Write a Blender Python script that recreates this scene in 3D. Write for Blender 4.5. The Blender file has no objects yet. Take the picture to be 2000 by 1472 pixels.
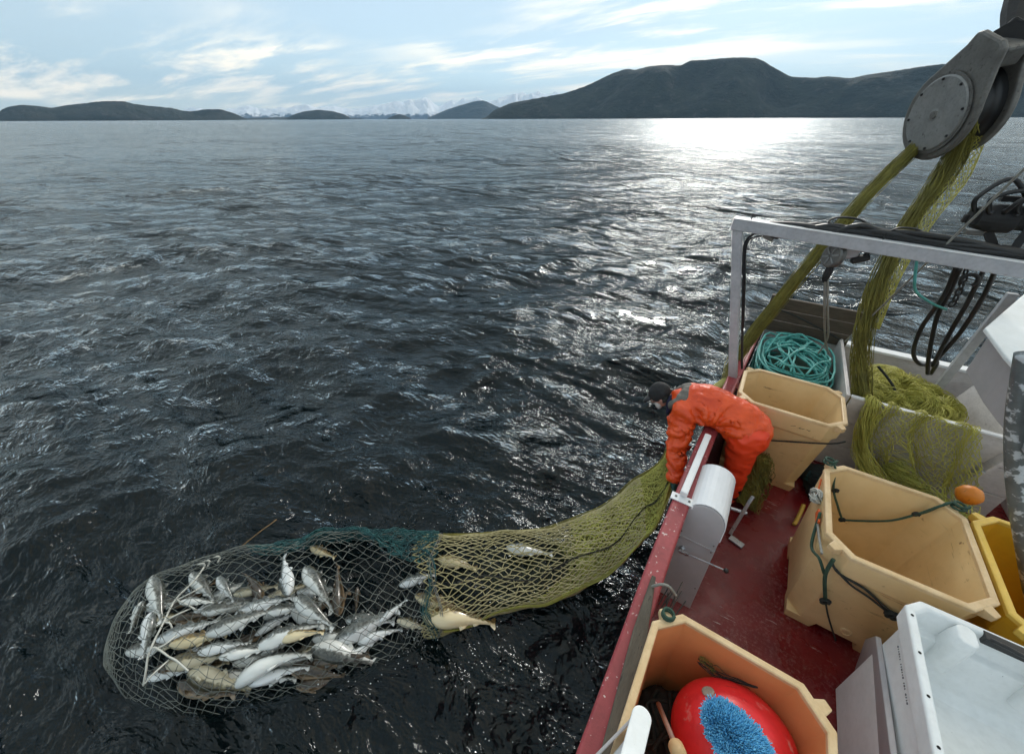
import bpy, bmesh, math, random
import numpy as np
from mathutils import Vector, Matrix, noise as mnoise
R = math.radians
random.seed(7); RNG = np.random.default_rng(11)
scene = bpy.context.scene
COL = scene.collection

# ---------------------------------------------------------------- camera
# the boat is axis aligned: X to starboard, Y along the boat, Z up, water at Z = 0
CZ = 3.85                              # eye height above the water (standing on the shelter deck)
FPX, PITCH, ROLL = 730.0, math.atan(504 / 730), R(-0.23)
YAW = math.atan(590 / (730 / math.cos(PITCH)))
cam_data = bpy.data.cameras.new('camera')
cam_data.sensor_width = 36.0
cam_data.lens = FPX / 2000 * 36.0      # phone ultra wide lens
cam_data.clip_start = 0.05
cam_data.clip_end = 200000
cam = bpy.data.objects.new('camera', cam_data)
COL.objects.link(cam)
cam.location = (0, 0, CZ)
cam.matrix_world = (Matrix.Translation((0, 0, CZ)) @ Matrix.Rotation(YAW, 4, 'Z')
                    @ Matrix.Rotation(math.pi / 2 - PITCH, 4, 'X') @ Matrix.Rotation(ROLL, 4, 'Z'))
scene.camera = cam

# ---------------------------------------------------------------- sky, sun, exposure
SUN_EL = R(24)
SUN_AZ_REL = R(25.5)                   # to the right of the view direction
sa = YAW - SUN_AZ_REL                  # angle from +Y towards -X
SUN_DIR = Vector((-math.sin(sa) * math.cos(SUN_EL), math.cos(sa) * math.cos(SUN_EL), math.sin(SUN_EL)))
world = bpy.data.worlds.new('World'); scene.world = world; world.use_nodes = True
wn, wl = world.node_tree.nodes, world.node_tree.links
wn.clear()
w_out = wn.new('ShaderNodeOutputWorld'); w_bg = wn.new('ShaderNodeBackground')
sky = wn.new('ShaderNodeTexSky'); sky.sky_type = 'NISHITA'; sky.sun_disc = False
sky.sun_elevation = SUN_EL
sky.sun_rotation = math.atan2(SUN_DIR.x, SUN_DIR.y)
sky.altitude = 0; sky.air_density = 1.0; sky.dust_density = 0.12; sky.ozone_density = 3.0
w_bg.inputs['Strength'].default_value = 0.135
# thin cirrus: streaky noise on a sheet high above, seen in perspective, over a faint milky veil
tc = wn.new('ShaderNodeTexCoord')
sep = wn.new('ShaderNodeSeparateXYZ'); wl.new(tc.outputs['Generated'], sep.inputs[0])
def wmath(op, a, b=None):
    n = wn.new('ShaderNodeMath'); n.operation = op
    for i, v in enumerate((a, b)):
        if v is None: continue
        if isinstance(v, (int, float)): n.inputs[i].default_value = v
        else: wl.new(v, n.inputs[i])
    return n.outputs[0]
zz = wmath('ADD', wmath('MAXIMUM', sep.outputs[2], 0.0), 0.10)
cx_ = wmath('DIVIDE', sep.outputs[0], zz); cy_ = wmath('DIVIDE', sep.outputs[1], zz)
comb = wn.new('ShaderNodeCombineXYZ'); wl.new(cx_, comb.inputs[0]); wl.new(cy_, comb.inputs[1])
def wnoise(loc, scale, rot, sc, det, rough, dist=0.0):
    mp = wn.new('ShaderNodeMapping'); mp.inputs['Rotation'].default_value = (0, 0, rot)
    mp.inputs['Scale'].default_value = scale; mp.inputs['Location'].default_value = loc
    wl.new(comb.outputs[0], mp.inputs[0])
    n = wn.new('ShaderNodeTexNoise'); n.inputs['Scale'].default_value = sc; n.inputs['Detail'].default_value = det
    n.inputs['Roughness'].default_value = rough; n.inputs['Distortion'].default_value = dist
    wl.new(mp.outputs[0], n.inputs['Vector']); return n.outputs[0]
def wramp(f, a, b, top=1.0):
    n = wn.new('ShaderNodeMapRange'); n.inputs['From Min'].default_value = a; n.inputs['From Max'].default_value = b
    n.inputs['To Max'].default_value = top; n.interpolation_type = 'SMOOTHSTEP'; wl.new(f, n.inputs['Value']); return n.outputs[0]
CL = (3.3, 14.2, 0)
streak = wnoise(CL, (.6, 1.7, 1), R(-33 + 4), .85, 10, .64, .25)
patch = wnoise((CL[0] + 1.5, CL[1] + 6, 0), (.8, 1.2, 1), R(-33), .33, 3, .5)
cl_amt = wmath('MULTIPLY', wramp(streak, .44, .62), wramp(patch, .36, .54, .9))
veil = wramp(wnoise((1.7, 4.0, 0), (1, 1, 1), 0.0, .25, 4, .5), .2, .8, .12)
veil = wmath('ADD', veil, .71)
mixv = wn.new('ShaderNodeMixRGB'); wl.new(veil, mixv.inputs[0]); wl.new(sky.outputs[0], mixv.inputs[1])
mixv.inputs[2].default_value = (2.9, 3.38, 3.42, 1)
mixc = wn.new('ShaderNodeMixRGB')
wl.new(cl_amt, mixc.inputs[0]); wl.new(mixv.outputs[0], mixc.inputs[1])
mixc.inputs[2].default_value = (7.8, 6.9, 5.3, 1)      # cloud radiance in the sky's own units
wl.new(mixc.outputs[0], w_bg.inputs['Color']); wl.new(w_bg.outputs[0], w_out.inputs[0])

sun_data = bpy.data.lights.new('sun', 'SUN'); sun_data.energy = 1.1; sun_data.angle = R(10)
sun_data.color = (1.0, 0.95, 0.87)
sun = bpy.data.objects.new('sun', sun_data); COL.objects.link(sun)
sun.rotation_euler = (-SUN_DIR).to_track_quat('-Z', 'Y').to_euler()
sun.location = SUN_DIR * 50
vs = scene.view_settings
vs.view_transform = 'Standard'; vs.look = 'None'; vs.exposure = 0.85; vs.gamma = 1.0; vs.use_curve_mapping = False
scene.cycles.max_bounces = 6; scene.cycles.transparent_max_bounces = 8
scene.cycles.volume_bounces = 0
scene.cycles.sample_clamp_indirect = 4.0
scene.cycles.use_denoising = True
scene.cycles.use_adaptive_sampling = True; scene.cycles.adaptive_threshold = 0.03

# ---------------------------------------------------------------- helpers
_cp, _sp = math.cos(PITCH), math.sin(PITCH)
_cy, _sy = math.cos(YAW), math.sin(YAW)
def ray(px, py):
    u, v = (px - 1000) / FPX, -(py - 736) / FPX
    c, s = math.cos(ROLL), math.sin(ROLL)
    u, v = c * u - s * v, s * u + c * v
    x, y, z = u, _cp + v * _sp, -_sp + v * _cp
    return Vector((x * _cy - y * _sy, x * _sy + y * _cy, z))
def at(px, py, z=None, y=None, x=None, d=None):
    """point of the place seen in that direction, on the plane Z=z, Y=y, X=x or at depth d"""
    r = ray(px, py)
    if z is not None: t = (z - CZ) / r.z
    elif y is not None: t = y / r.y
    elif x is not None: t = x / r.x
    else: t = d
    return Vector((r.x * t, r.y * t, CZ + r.z * t))

def tag(o, label=None, cat=None, group=None, kind=None):
    if label: o['label'] = label
    if cat: o['category'] = cat
    if group: o['group'] = group
    if kind: o['kind'] = kind
    return o
def empty(name, loc, label, cat, group=None):
    o = bpy.data.objects.new(name, None); COL.objects.link(o)
    o.location = loc; o.empty_display_size = 0.1
    return tag(o, label, cat, group)
class MB:
    def __init__(self): self.v = []; self.f = []; self.n = 0
    def add(self, v, f):
        k = self.n
        self.v.extend([tuple(p) for p in v]); self.f.extend([tuple(i + k for i in q) for q in f]); self.n += len(v)
        return self
    def box(self, c, s, rot=None):
        hx, hy, hz = s[0] / 2, s[1] / 2, s[2] / 2
        vs_ = [Vector((x, y, z)) for x in (-hx, hx) for y in (-hy, hy) for z in (-hz, hz)]
        if rot is not None: vs_ = [rot @ v for v in vs_]
        c = Vector(c)
        return self.add([v + c for v in vs_], [(0, 1, 3, 2), (4, 6, 7, 5), (0, 4, 5, 1), (2, 3, 7, 6), (0, 2, 6, 4), (1, 5, 7, 3)])
    def bar(self, p0, p1, w, h, up=(0, 0, 1)):
        p0, p1 = Vector(p0), Vector(p1); d = (p1 - p0).normalized()
        s = d.cross(Vector(up)).normalized(); u = s.cross(d)
        a = [p0 + s * i * w / 2 + u * j * h / 2 for i, j in ((-1, -1), (1, -1), (1, 1), (-1, 1))]
        b = [p1 + s * i * w / 2 + u * j * h / 2 for i, j in ((-1, -1), (1, -1), (1, 1), (-1, 1))]
        return self.add(a + b, [(0, 1, 2, 3), (7, 6, 5, 4), (0, 4, 5, 1), (1, 5, 6, 2), (2, 6, 7, 3), (3, 7, 4, 0)])
    def tube(self, pts, r, sides=8, cap=True, closed=False):
        P_ = [Vector(p) for p in pts]; n = len(P_)
        rr = r if hasattr(r, '__len__') else [r] * n
        t0 = (P_[1] - P_[0]).normalized()
        ref = Vector((0, 0, 1)) if abs(t0.z) < .9 else Vector((1, 0, 0))
        s = t0.cross(ref).normalized(); out = []
        for i in range(n):
            t = (P_[(i + 1) % n if closed else min(i + 1, n - 1)] - P_[(i - 1) % n if closed else max(i - 1, 0)])
            if t.length < 1e-9: t = t0
            t.normalize(); s = (s - t * s.dot(t)).normalized(); u = t.cross(s)
            out += [P_[i] + (s * math.cos(2 * math.pi * k / sides) + u * math.sin(2 * math.pi * k / sides)) * rr[i] for k in range(sides)]
        f = []
        for i in range(n if closed else n - 1):
            j = (i + 1) % n
            f += [(i * sides + k, i * sides + (k + 1) % sides, j * sides + (k + 1) % sides, j * sides + k) for k in range(sides)]
        if cap and not closed: f += [tuple(range(sides))[::-1], tuple(range((n - 1) * sides, n * sides))]
        return self.add(out, f)
    def loft(self, loops, cap0=True, cap1=True):
        n = len(loops[0]); v = [p for l in loops for p in l]; f = []
        for i in range(len(loops) - 1):
            f += [(i * n + k, i * n + (k + 1) % n, (i + 1) * n + (k + 1) % n, (i + 1) * n + k) for k in range(n)]
        if cap0: f.append(tuple(range(n))[::-1])
        if cap1: f.append(tuple(range((len(loops) - 1) * n, len(loops) * n)))
        return self.add(v, f)
    def lathe(self, prof, c, axis=(0, 0, 1), seg=24):
        ax = Vector(axis).normalized(); s = ax.orthogonal().normalized(); u = ax.cross(s); c = Vector(c)
        return self.loft([[c + ax * h + (s * math.cos(2 * math.pi * k / seg) + u * math.sin(2 * math.pi * k / seg)) * max(r, 1e-4) for k in range(seg)] for r, h in prof])
    def ell(self, c, s, rot=None, seg=16, rings=10):
        c = Vector(c); loops = []
        for i in range(1, rings):
            th = math.pi * i / rings
            loops.append([Vector((math.sin(th) * math.cos(2 * math.pi * k / seg) * s[0], math.sin(th) * math.sin(2 * math.pi * k / seg) * s[1], -math.cos(th) * s[2])) for k in range(seg)])
        loops = [[c + (rot @ p if rot is not None else p) for p in l] for l in loops]
        return self.loft(loops)
    def prism(self, poly, d):
        d = Vector(d); p = [Vector(q) for q in poly]
        return self.loft([p, [q + d for q in p]])
    def build(self, name, mat, parent=None, smooth=False, bevel=0, loc=None):
        me = bpy.data.meshes.new(name)
        me.from_pydata(self.v, [], self.f); me.validate()
        return link(name, me, mat, parent, smooth, bevel)
def link(name, me, mat, parent=None, smooth=False, bevel=0):
    bm = bmesh.new(); bm.from_mesh(me); bmesh.ops.recalc_face_normals(bm, faces=bm.faces); bm.to_mesh(me); bm.free()
    if mat is not None: me.materials.append(M[mat] if isinstance(mat, str) else mat)
    if smooth:
        for p in me.polygons: p.use_smooth = True
    o = bpy.data.objects.new(name, me); COL.objects.link(o)
    if parent is not None: attach(o, parent)
    if bevel:
        b = o.modifiers.new('bevel', 'BEVEL'); b.width = bevel; b.segments = 2; b.limit_method = 'ANGLE'; b.angle_limit = R(30)
    return o
def wloc(o):
    m = Vector(o.location)
    p = o.parent
    while p: m += p.location; p = p.parent
    return m
def attach(o, parent):
    """parts are modelled in place: shift them into the parent's frame"""
    off = wloc(parent)
    o.parent = parent
    if o.type == 'MESH' and off.length > 0: o.location = -off
def smooth_path(pts, n=40, closed=False):
    P_ = [Vector(p) for p in pts]; m = len(P_); out = []
    segs = m if closed else m - 1
    for i in range(segs):
        p0 = P_[(i - 1) % m] if closed or i > 0 else P_[0]
        p1, p2 = P_[i], P_[(i + 1) % m]
        p3 = P_[(i + 2) % m] if closed or i + 2 < m else P_[-1]
        k = max(2, n // segs)
        for j in range(k):
            t = j / k
            out.append(0.5 * ((2 * p1) + (p2 - p0) * t + (2 * p0 - 5 * p1 + 4 * p2 - p3) * t * t + (3 * p1 - p0 - 3 * p2 + p3) * t ** 3))
    if not closed: out.append(P_[-1])
    return out
def segments_mesh(name, A, B_, r, mat, parent=None, sides=3):
    """many thin strands at once: straight twine pieces from A[i] to B[i]"""
    A = np.asarray(A, float); B_ = np.asarray(B_, float)
    d = B_ - A; L = np.linalg.norm(d, axis=1, keepdims=True); ok = L[:, 0] > 1e-6
    A, B_, d = A[ok], B_[ok], d[ok] / L[ok]
    ref = np.where(np.abs(d[:, 2:3]) < .9, np.array([[0, 0, 1.]]), np.array([[1., 0, 0]]))
    s = np.cross(d, ref); s /= np.linalg.norm(s, axis=1, keepdims=True); u = np.cross(d, s)
    rr = np.broadcast_to(np.asarray(r, float).reshape(-1, 1) if np.ndim(r) else np.full((1, 1), r), (len(ok) if np.ndim(r) else len(A), 1))
    if np.ndim(r): rr = rr[ok]
    n = len(A); V = np.empty((n, 2 * sides, 3))
    for k in range(sides):
        a = 2 * math.pi * k / sides; o = (s * math.cos(a) + u * math.sin(a)) * rr
        V[:, k] = A + o; V[:, sides + k] = B_ + o
    base = (np.arange(n) * 2 * sides)[:, None]
    F = np.concatenate([base + np.array([[k, (k + 1) % sides, sides + (k + 1) % sides, sides + k]]) for k in range(sides)], 0)
    return raw_mesh(name, V.reshape(-1, 3), F, mat, parent)
def raw_mesh(name, V, F, mat, parent=None, smooth=False):
    me = bpy.data.meshes.new(name); V = np.asarray(V, np.float32); F = np.asarray(F, np.int32); k = F.shape[1]
    me.vertices.add(len(V)); me.vertices.foreach_set('co', V.ravel())
    me.loops.add(F.size); me.loops.foreach_set('vertex_index', F.ravel())
    me.polygons.add(len(F)); me.polygons.foreach_set('loop_start', np.arange(0, F.size, k, dtype=np.int32))
    me.polygons.foreach_set('loop_total', np.full(len(F), k, np.int32))
    if smooth: me.polygons.foreach_set('use_smooth', np.ones(len(F), bool))
    me.update(); me.validate()
    if mat: me.materials.append(M[mat] if isinstance(mat, str) else mat)
    o = bpy.data.objects.new(name, me); COL.objects.link(o)
    if parent is not None: attach(o, parent)
    return o
def diamond(S, nu, nv, wrap=True, jit=0.0, drop=0.0):
    """knots of a diamond mesh on the surface S(u,v); returns twine ends"""
    j = np.arange(nv + 1)[:, None]; i = np.arange(nu + (0 if wrap else 1))[None, :]
    u = (i + .5 * (j % 2)) / nu; v = np.broadcast_to(j / nv, u.shape)
    if jit: u = u + RNG.normal(0, jit / nu, u.shape); v = v + RNG.normal(0, jit / nv, u.shape) * ((j > 0) & (j < nv))
    K = S(u, np.clip(v, 0, 1)); A, B_ = [], []
    for jj in range(nv):
        a = K[jj]; b = K[jj + 1]
        if wrap:
            A += [a, a]; B_ += [b, np.roll(b, 1 if jj % 2 == 0 else -1, axis=0)]
        else:
            A.append(a); B_.append(b)
            if jj % 2 == 0: A.append(a[1:]); B_.append(b[:-1])
            else: A.append(a[:-1]); B_.append(b[1:])
    A = np.concatenate(A); B_ = np.concatenate(B_)
    if drop: k = RNG.random(len(A)) > drop; A, B_ = A[k], B_[k]
    return A, B_
def remeshed(name, mb, voxel, mat, parent=None, smooth_it=6, disp=None):
    me = bpy.data.meshes.new('tmp'); me.from_pydata(mb.v, [], mb.f); me.validate()
    bm = bmesh.new(); bm.from_mesh(me); bmesh.ops.recalc_face_normals(bm, faces=bm.faces); bm.to_mesh(me); bm.free()
    o = bpy.data.objects.new('tmp', me); COL.objects.link(o)
    m = o.modifiers.new('r', 'REMESH'); m.mode = 'VOXEL'; m.voxel_size = voxel
    s = o.modifiers.new('s', 'SMOOTH'); s.iterations = smooth_it; s.factor = .5
    dg = bpy.context.evaluated_depsgraph_get(); dg.update()
    me2 = bpy.data.meshes.new_from_object(o.evaluated_get(dg))
    bpy.data.objects.remove(o); bpy.data.meshes.remove(me)
    if disp:
        for v in me2.vertices:
            q = disp(v.co, v.normal); v.co += v.normal * q
    me2.name = name; me2.materials.clear(); me2.materials.append(M[mat])
    for p in me2.polygons: p.use_smooth = True
    q = bpy.data.objects.new(name, me2); COL.objects.link(q)
    if parent is not None: attach(q, parent)
    return q

# ---------------------------------------------------------------- materials
M = {}
class NT:
    def __init__(self, name):
        self.m = bpy.data.materials.new(name); self.m.use_nodes = True
        self.n, self.l = self.m.node_tree.nodes, self.m.node_tree.links
        self.n.clear(); self.out = self.n.new('ShaderNodeOutputMaterial'); M[name] = self.m
        self.tc = self.n.new('ShaderNodeTexCoord')
    def node(self, t, **kw):
        n = self.n.new(t)
        for k, v in kw.items():
            if k in n.inputs: self.put(n.inputs[k], v)
            else: setattr(n, k, v)
        return n
    def put(self, s, v):
        if isinstance(v, bpy.types.NodeSocket): self.l.new(v, s)
        elif hasattr(v, '__len__') and len(v) == 3 and s.type == 'RGBA': s.default_value = (*v, 1)
        else: s.default_value = v
    def vec(self, scale=(1, 1, 1), rot=(0, 0, 0), coord='Object'):
        n = self.node('ShaderNodeMapping'); n.inputs['Scale'].default_value = scale; n.inputs['Rotation'].default_value = rot
        self.l.new(self.tc.outputs[coord], n.inputs[0]); return n.outputs[0]
    def noise(self, vec, scale, detail=4, rough=.55, dist=0):
        return self.node('ShaderNodeTexNoise', Vector=vec, Scale=scale, Detail=detail, Roughness=rough, Distortion=dist).outputs[0]
    def ramp(self, fac, p0, p1, c0=(0, 0, 0), c1=(1, 1, 1)):
        n = self.node('ShaderNodeValToRGB'); e = n.color_ramp.elements
        e[0].position, e[1].position = p0, p1; e[0].color = (*c0, 1); e[1].color = (*c1, 1)
        self.l.new(fac, n.inputs[0]); return n.outputs[0]
    def mix(self, fac, a, b, mode='MIX'):
        n = self.node('ShaderNodeMixRGB', blend_type=mode)
        for s, v in zip(n.inputs, (fac, a, b)): self.put(s, v)
        return n.outputs[0]
    def math(self, op, a, b=0.0):
        n = self.node('ShaderNodeMath', operation=op); self.put(n.inputs[0], a); self.put(n.inputs[1], b); return n.outputs[0]
    def bump(self, h, strength=.3, dist=.01, normal=None):
        n = self.node('ShaderNodeBump', Height=h, Strength=strength, Distance=dist)
        if normal is not None: self.l.new(normal, n.inputs['Normal'])
        return n.outputs[0]
    def principled(self, **kw):
        p = self.node('ShaderNodeBsdfPrincipled')
        for k, v in kw.items(): self.put(p.inputs[k], v)
        self.l.new(p.outputs[0], self.out.inputs[0]); return p
def worn(name, c, c2=None, rough=.5, scale=6, spot=None, spot_scale=40, spot_lo=.68, spot_hi=.74, bump=.15, bscale=60, metal=0, streak=None, amt=.35, stretch=(1, 1, 1), bdist=.004):
    """painted / plastic / metal surface with mottling, optional spots and streaks that have a shape of their own"""
    t = NT(name); v = t.vec(stretch); c2 = c2 or tuple(q * .78 for q in c)
    col = t.mix(t.ramp(t.noise(v, scale, 6, .6), .35, .7), c, c2)
    col = t.mix(t.ramp(t.noise(v, scale * 7, 4), .45, .75, (0, 0, 0), (amt,) * 3), col, tuple(q * .6 for q in c2))
    if streak:
        sv = t.vec((3.2, 3.2, 26), (R(38), R(20), 0))
        k = t.math('MULTIPLY', t.ramp(t.noise(sv, 1.6, 5, .6, .3), .61, .70), t.ramp(t.noise(v, 2.3, 3), .52, .62))
        col = t.mix(k, col, streak)
    if spot:
        col = t.mix(t.ramp(t.noise(v, spot_scale, 3, .6), spot_lo, spot_hi), col, spot)
    rg = t.math('ADD', t.math('MULTIPLY', t.noise(v, scale * 3, 4), .3), rough - .15)
    t.principled(**{'Base Color': col, 'Roughness': rg, 'Metallic': metal, 'Normal': t.bump(t.noise(v, bscale, 5), bump, bdist)})
    return t.m
t = NT('deck_red'); v = t.vec()          # wet worn paint: bare rubbed paths, scale and salt marks
col = t.mix(t.ramp(t.noise(v, 2.4, 6, .6), .35, .7), (.200, .014, .015), (.115, .008, .010))
wear = t.math('MULTIPLY', t.ramp(t.noise(v, 1.5, 3, .5), .46, .62), t.ramp(t.noise(v, 38, 6, .75), .50, .66))
col = t.mix(wear, col, (.26, .11, .10))
scr = t.math('MULTIPLY', t.ramp(t.noise(t.vec((3, 30, 3), (0, 0, R(35))), 2.2, 3, .6), .66, .69), t.ramp(t.noise(v, 2.1, 2), .48, .56))
col = t.mix(scr, col, (.46, .36, .34))
t.principled(**{'Base Color': col, 'Roughness': t.ramp(t.noise(v, 3.2, 5), .40, .62, (.12,) * 3, (.52,) * 3), 'Normal': t.bump(t.noise(v, 70, 5), .35, .004)})
worn('rail_red', (.34, .055, .062), (.25, .04, .045), .45, 5, spot=(.62, .50, .48), spot_scale=34, spot_lo=.64, spot_hi=.70, bump=.3, bscale=80)
worn('hull_grey', (.16, .15, .15), (.10, .09, .09), .6, 3)
worn('tub_peach', (.77, .56, .29), (.68, .46, .21), .42, 2.2, spot=(.25, .13, .05), spot_scale=13, spot_lo=.69, spot_hi=.77, bump=.12, bscale=35, streak=(.17, .08, .035), amt=.12)
worn('tub_orange_glow', (.74, .31, .12), (.66, .25, .09), .42, 2.2, spot=(.3, .12, .05), spot_scale=15, spot_lo=.76, spot_hi=.82, bump=.12, bscale=35, amt=.1)  # sunlight glowing through the tub's plastic is put into this orange
worn('tub_rim', (.74, .54, .31), (.62, .42, .21), .45, 9, bump=.15, bscale=60, amt=.2)
worn('tub_yellow', (.72, .40, .02), (.64, .33, .02), .4, 3, spot=(.35, .15, .03), spot_scale=14, spot_lo=.74, spot_hi=.8, bump=.1, amt=.15)
worn('tub_yellow_rim', (.78, .52, .10), (.7, .45, .08), .45, 8, amt=.2)
worn('white_paint', (.84, .84, .84), (.74, .74, .75), .38, 4, spot=(.10, .09, .08), spot_scale=48, spot_lo=.74, spot_hi=.77, bump=.08, amt=.12)
worn('white_cover', (.80, .81, .83), (.74, .75, .77), .35, 4, spot=(.35, .35, .36), spot_scale=60, spot_lo=.70, spot_hi=.76, bump=.06, amt=.1)
worn('white_plastic', (.84, .86, .86), (.74, .76, .75), .45, 4, spot=(.05, .05, .05), spot_scale=30, spot_lo=.76, spot_hi=.78, bump=.15, bscale=40, amt=.15)
worn('panel_grey_and_shade', (.42, .40, .41), (.36, .345, .35), .5, 3, bump=.1, amt=.12)  # grey parts, and the shade painted on the white housing's face
worn('pen_board', (.66, .62, .60), (.54, .50, .48), .55, 4, spot=(.12, .10, .10), spot_scale=19, spot_lo=.72, spot_hi=.76, bump=.25, bscale=30, stretch=(1, 1, 2))
worn('wood_dark', (.10, .075, .05), (.055, .04, .028), .75, 5, bump=.5, bscale=22, stretch=(1.2, 8, 8))
worn('wood_grey', (.115, .10, .075), (.06, .052, .04), .8, 5, bump=.6, bscale=20, stretch=(7, 1, 7), spot=(.03, .025, .02), spot_scale=14, spot_lo=.64, spot_hi=.7)
worn('wood_pale', (.60, .40, .20), (.50, .32, .15), .6, 5, bump=.2, bscale=20)
worn('wood_pink', (.36, .20, .15), (.30, .16, .12), .6, 5, bump=.2, bscale=20)
worn('galv', (.165, .16, .148), (.105, .10, .092), .5, 7, spot=(.06, .055, .05), spot_scale=28, spot_lo=.62, spot_hi=.7, bump=.3, bscale=45, metal=.35)
worn('galv_light', (.27, .27, .26), (.19, .19, .185), .48, 6, spot=(.1, .1, .09), spot_scale=30, spot_lo=.64, spot_hi=.72, bump=.2, bscale=45, metal=.35)
worn('steel', (.55, .56, .58), (.42, .43, .45), .3, 8, metal=.8)
worn('frame_grey', (.46, .46, .48), (.36, .36, .38), .42, 5, spot=(.2, .12, .09), spot_scale=24, spot_lo=.70, spot_hi=.76, bump=.1)
worn('black_rubber', (.012, .012, .013), (.02, .02, .02), .4, 9, bump=.1)
worn('black_iron', (.008, .008, .009), (.016, .015, .014), .7, 12, bump=.4, bscale=40)
worn('black_net', (.012, .016, .016), (.02, .026, .024), .8, 20, bump=.5)
worn('peeling', (.15, .165, .165), (.10, .115, .118), .4, 6, spot=(.50, .53, .55), spot_scale=15, spot_lo=.54, spot_hi=.60, bump=.6, bscale=14, bdist=.01)
worn('rope_teal', (.10, .42, .38), (.06, .30, .28), .6, 14, bump=.6, bscale=160, amt=.25)
worn('rope_green', (.035, .085, .055), (.02, .05, .035), .8, 20, bump=.6, bscale=160)
worn('rope_dark', (.03, .032, .028), (.016, .018, .016), .85, 20, bump=.6, bscale=160)
worn('rope_white', (.62, .62, .56), (.5, .5, .45), .7, 20, bump=.6, bscale=160)
worn('rope_grey', (.26, .26, .23), (.2, .2, .18), .75, 20, bump=.6, bscale=160)
worn('twine_yellow', (.60, .56, .12), (.40, .37, .07), .65, 5, bump=.4, bscale=120, amt=.3)
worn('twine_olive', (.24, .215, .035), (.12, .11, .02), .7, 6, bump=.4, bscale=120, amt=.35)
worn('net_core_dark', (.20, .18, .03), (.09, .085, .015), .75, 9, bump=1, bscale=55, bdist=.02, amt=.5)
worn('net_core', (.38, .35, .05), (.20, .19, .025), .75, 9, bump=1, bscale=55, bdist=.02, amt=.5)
worn('twine_funnel', (.40, .36, .19), (.26, .23, .10), .6, 2, bump=.3, amt=.25)
worn('twine_green', (.40, .40, .08), (.25, .25, .05), .6, 4, bump=.3, amt=.3)
worn('twine_codend', (.19, .21, .185), (.09, .10, .09), .6, 3, bump=.3, amt=.25)
worn('twine_teal', (.022, .12, .12), (.012, .05, .06), .7, 6, bump=.4, amt=.3)
worn('oilskin', (.84, .095, .012), (.66, .058, .010), .36, 5, bump=.55, bscale=13, amt=.1, bdist=.02)
worn('oilskin_trousers', (.86, .060, .012), (.78, .045, .010), .4, 4, bump=.25, bscale=9, amt=.1, bdist=.02)
worn('hood_grey', (.165, .15, .13), (.12, .11, .095), .75, 9, bump=.5, bscale=30, amt=.3)
worn('cap_black', (.014, .014, .015), (.02, .02, .021), .8, 14, bump=.3)
worn('skin', (.52, .27, .20), (.46, .22, .17), .5, 12, bump=.1, amt=.1)
worn('hair_white', (.62, .60, .56), (.5, .48, .45), .8, 30, bump=.5)
worn('glove_green', (.008, .055, .045), (.006, .035, .03), .5, 12, bump=.4, bscale=50)
worn('navy', (.012, .012, .05), (.01, .01, .03), .8, 12)
worn('buoy_red', (.80, .022, .028), (.66, .016, .02), .42, 4, spot=(.72, .22, .20), spot_scale=11, spot_lo=.62, spot_hi=.72, bump=.14, bscale=14, amt=.25, streak=(.30, .02, .02))
worn('label_grey', (.34, .30, .25), (.28, .2, .16), .6, 30)
worn('bristle_tip', (.30, .72, .97), (.16, .58, .92), .5, 60, amt=.2)  # tips painted paler to counter the self-shadow among the bristles
worn('bristle_blue', (.03, .48, .92), (.02, .36, .80), .45, 60, bump=.2, amt=.3)
worn('brush_blue', (.01, .18, .48), (.01, .14, .4), .4, 10)
worn('float_orange', (.72, .25, .02), (.6, .18, .02), .5, 8, spot=(.25, .1, .02), spot_scale=30, spot_lo=.66, spot_hi=.72, bump=.2)
worn('strap_orange', (.75, .14, .03), (.6, .1, .02), .6, 12)
worn('hose_yellow', (.62, .40, .06), (.5, .3, .05), .5, 12)
worn('print_grey', (.16, .16, .17), rough=.8)
worn('hole_black', (.008, .008, .008), rough=.9)
worn('foam_white', (.75, .78, .78), rough=.6)
worn('weed', (.30, .17, .07), (.2, .12, .05), .7, 20)

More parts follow.
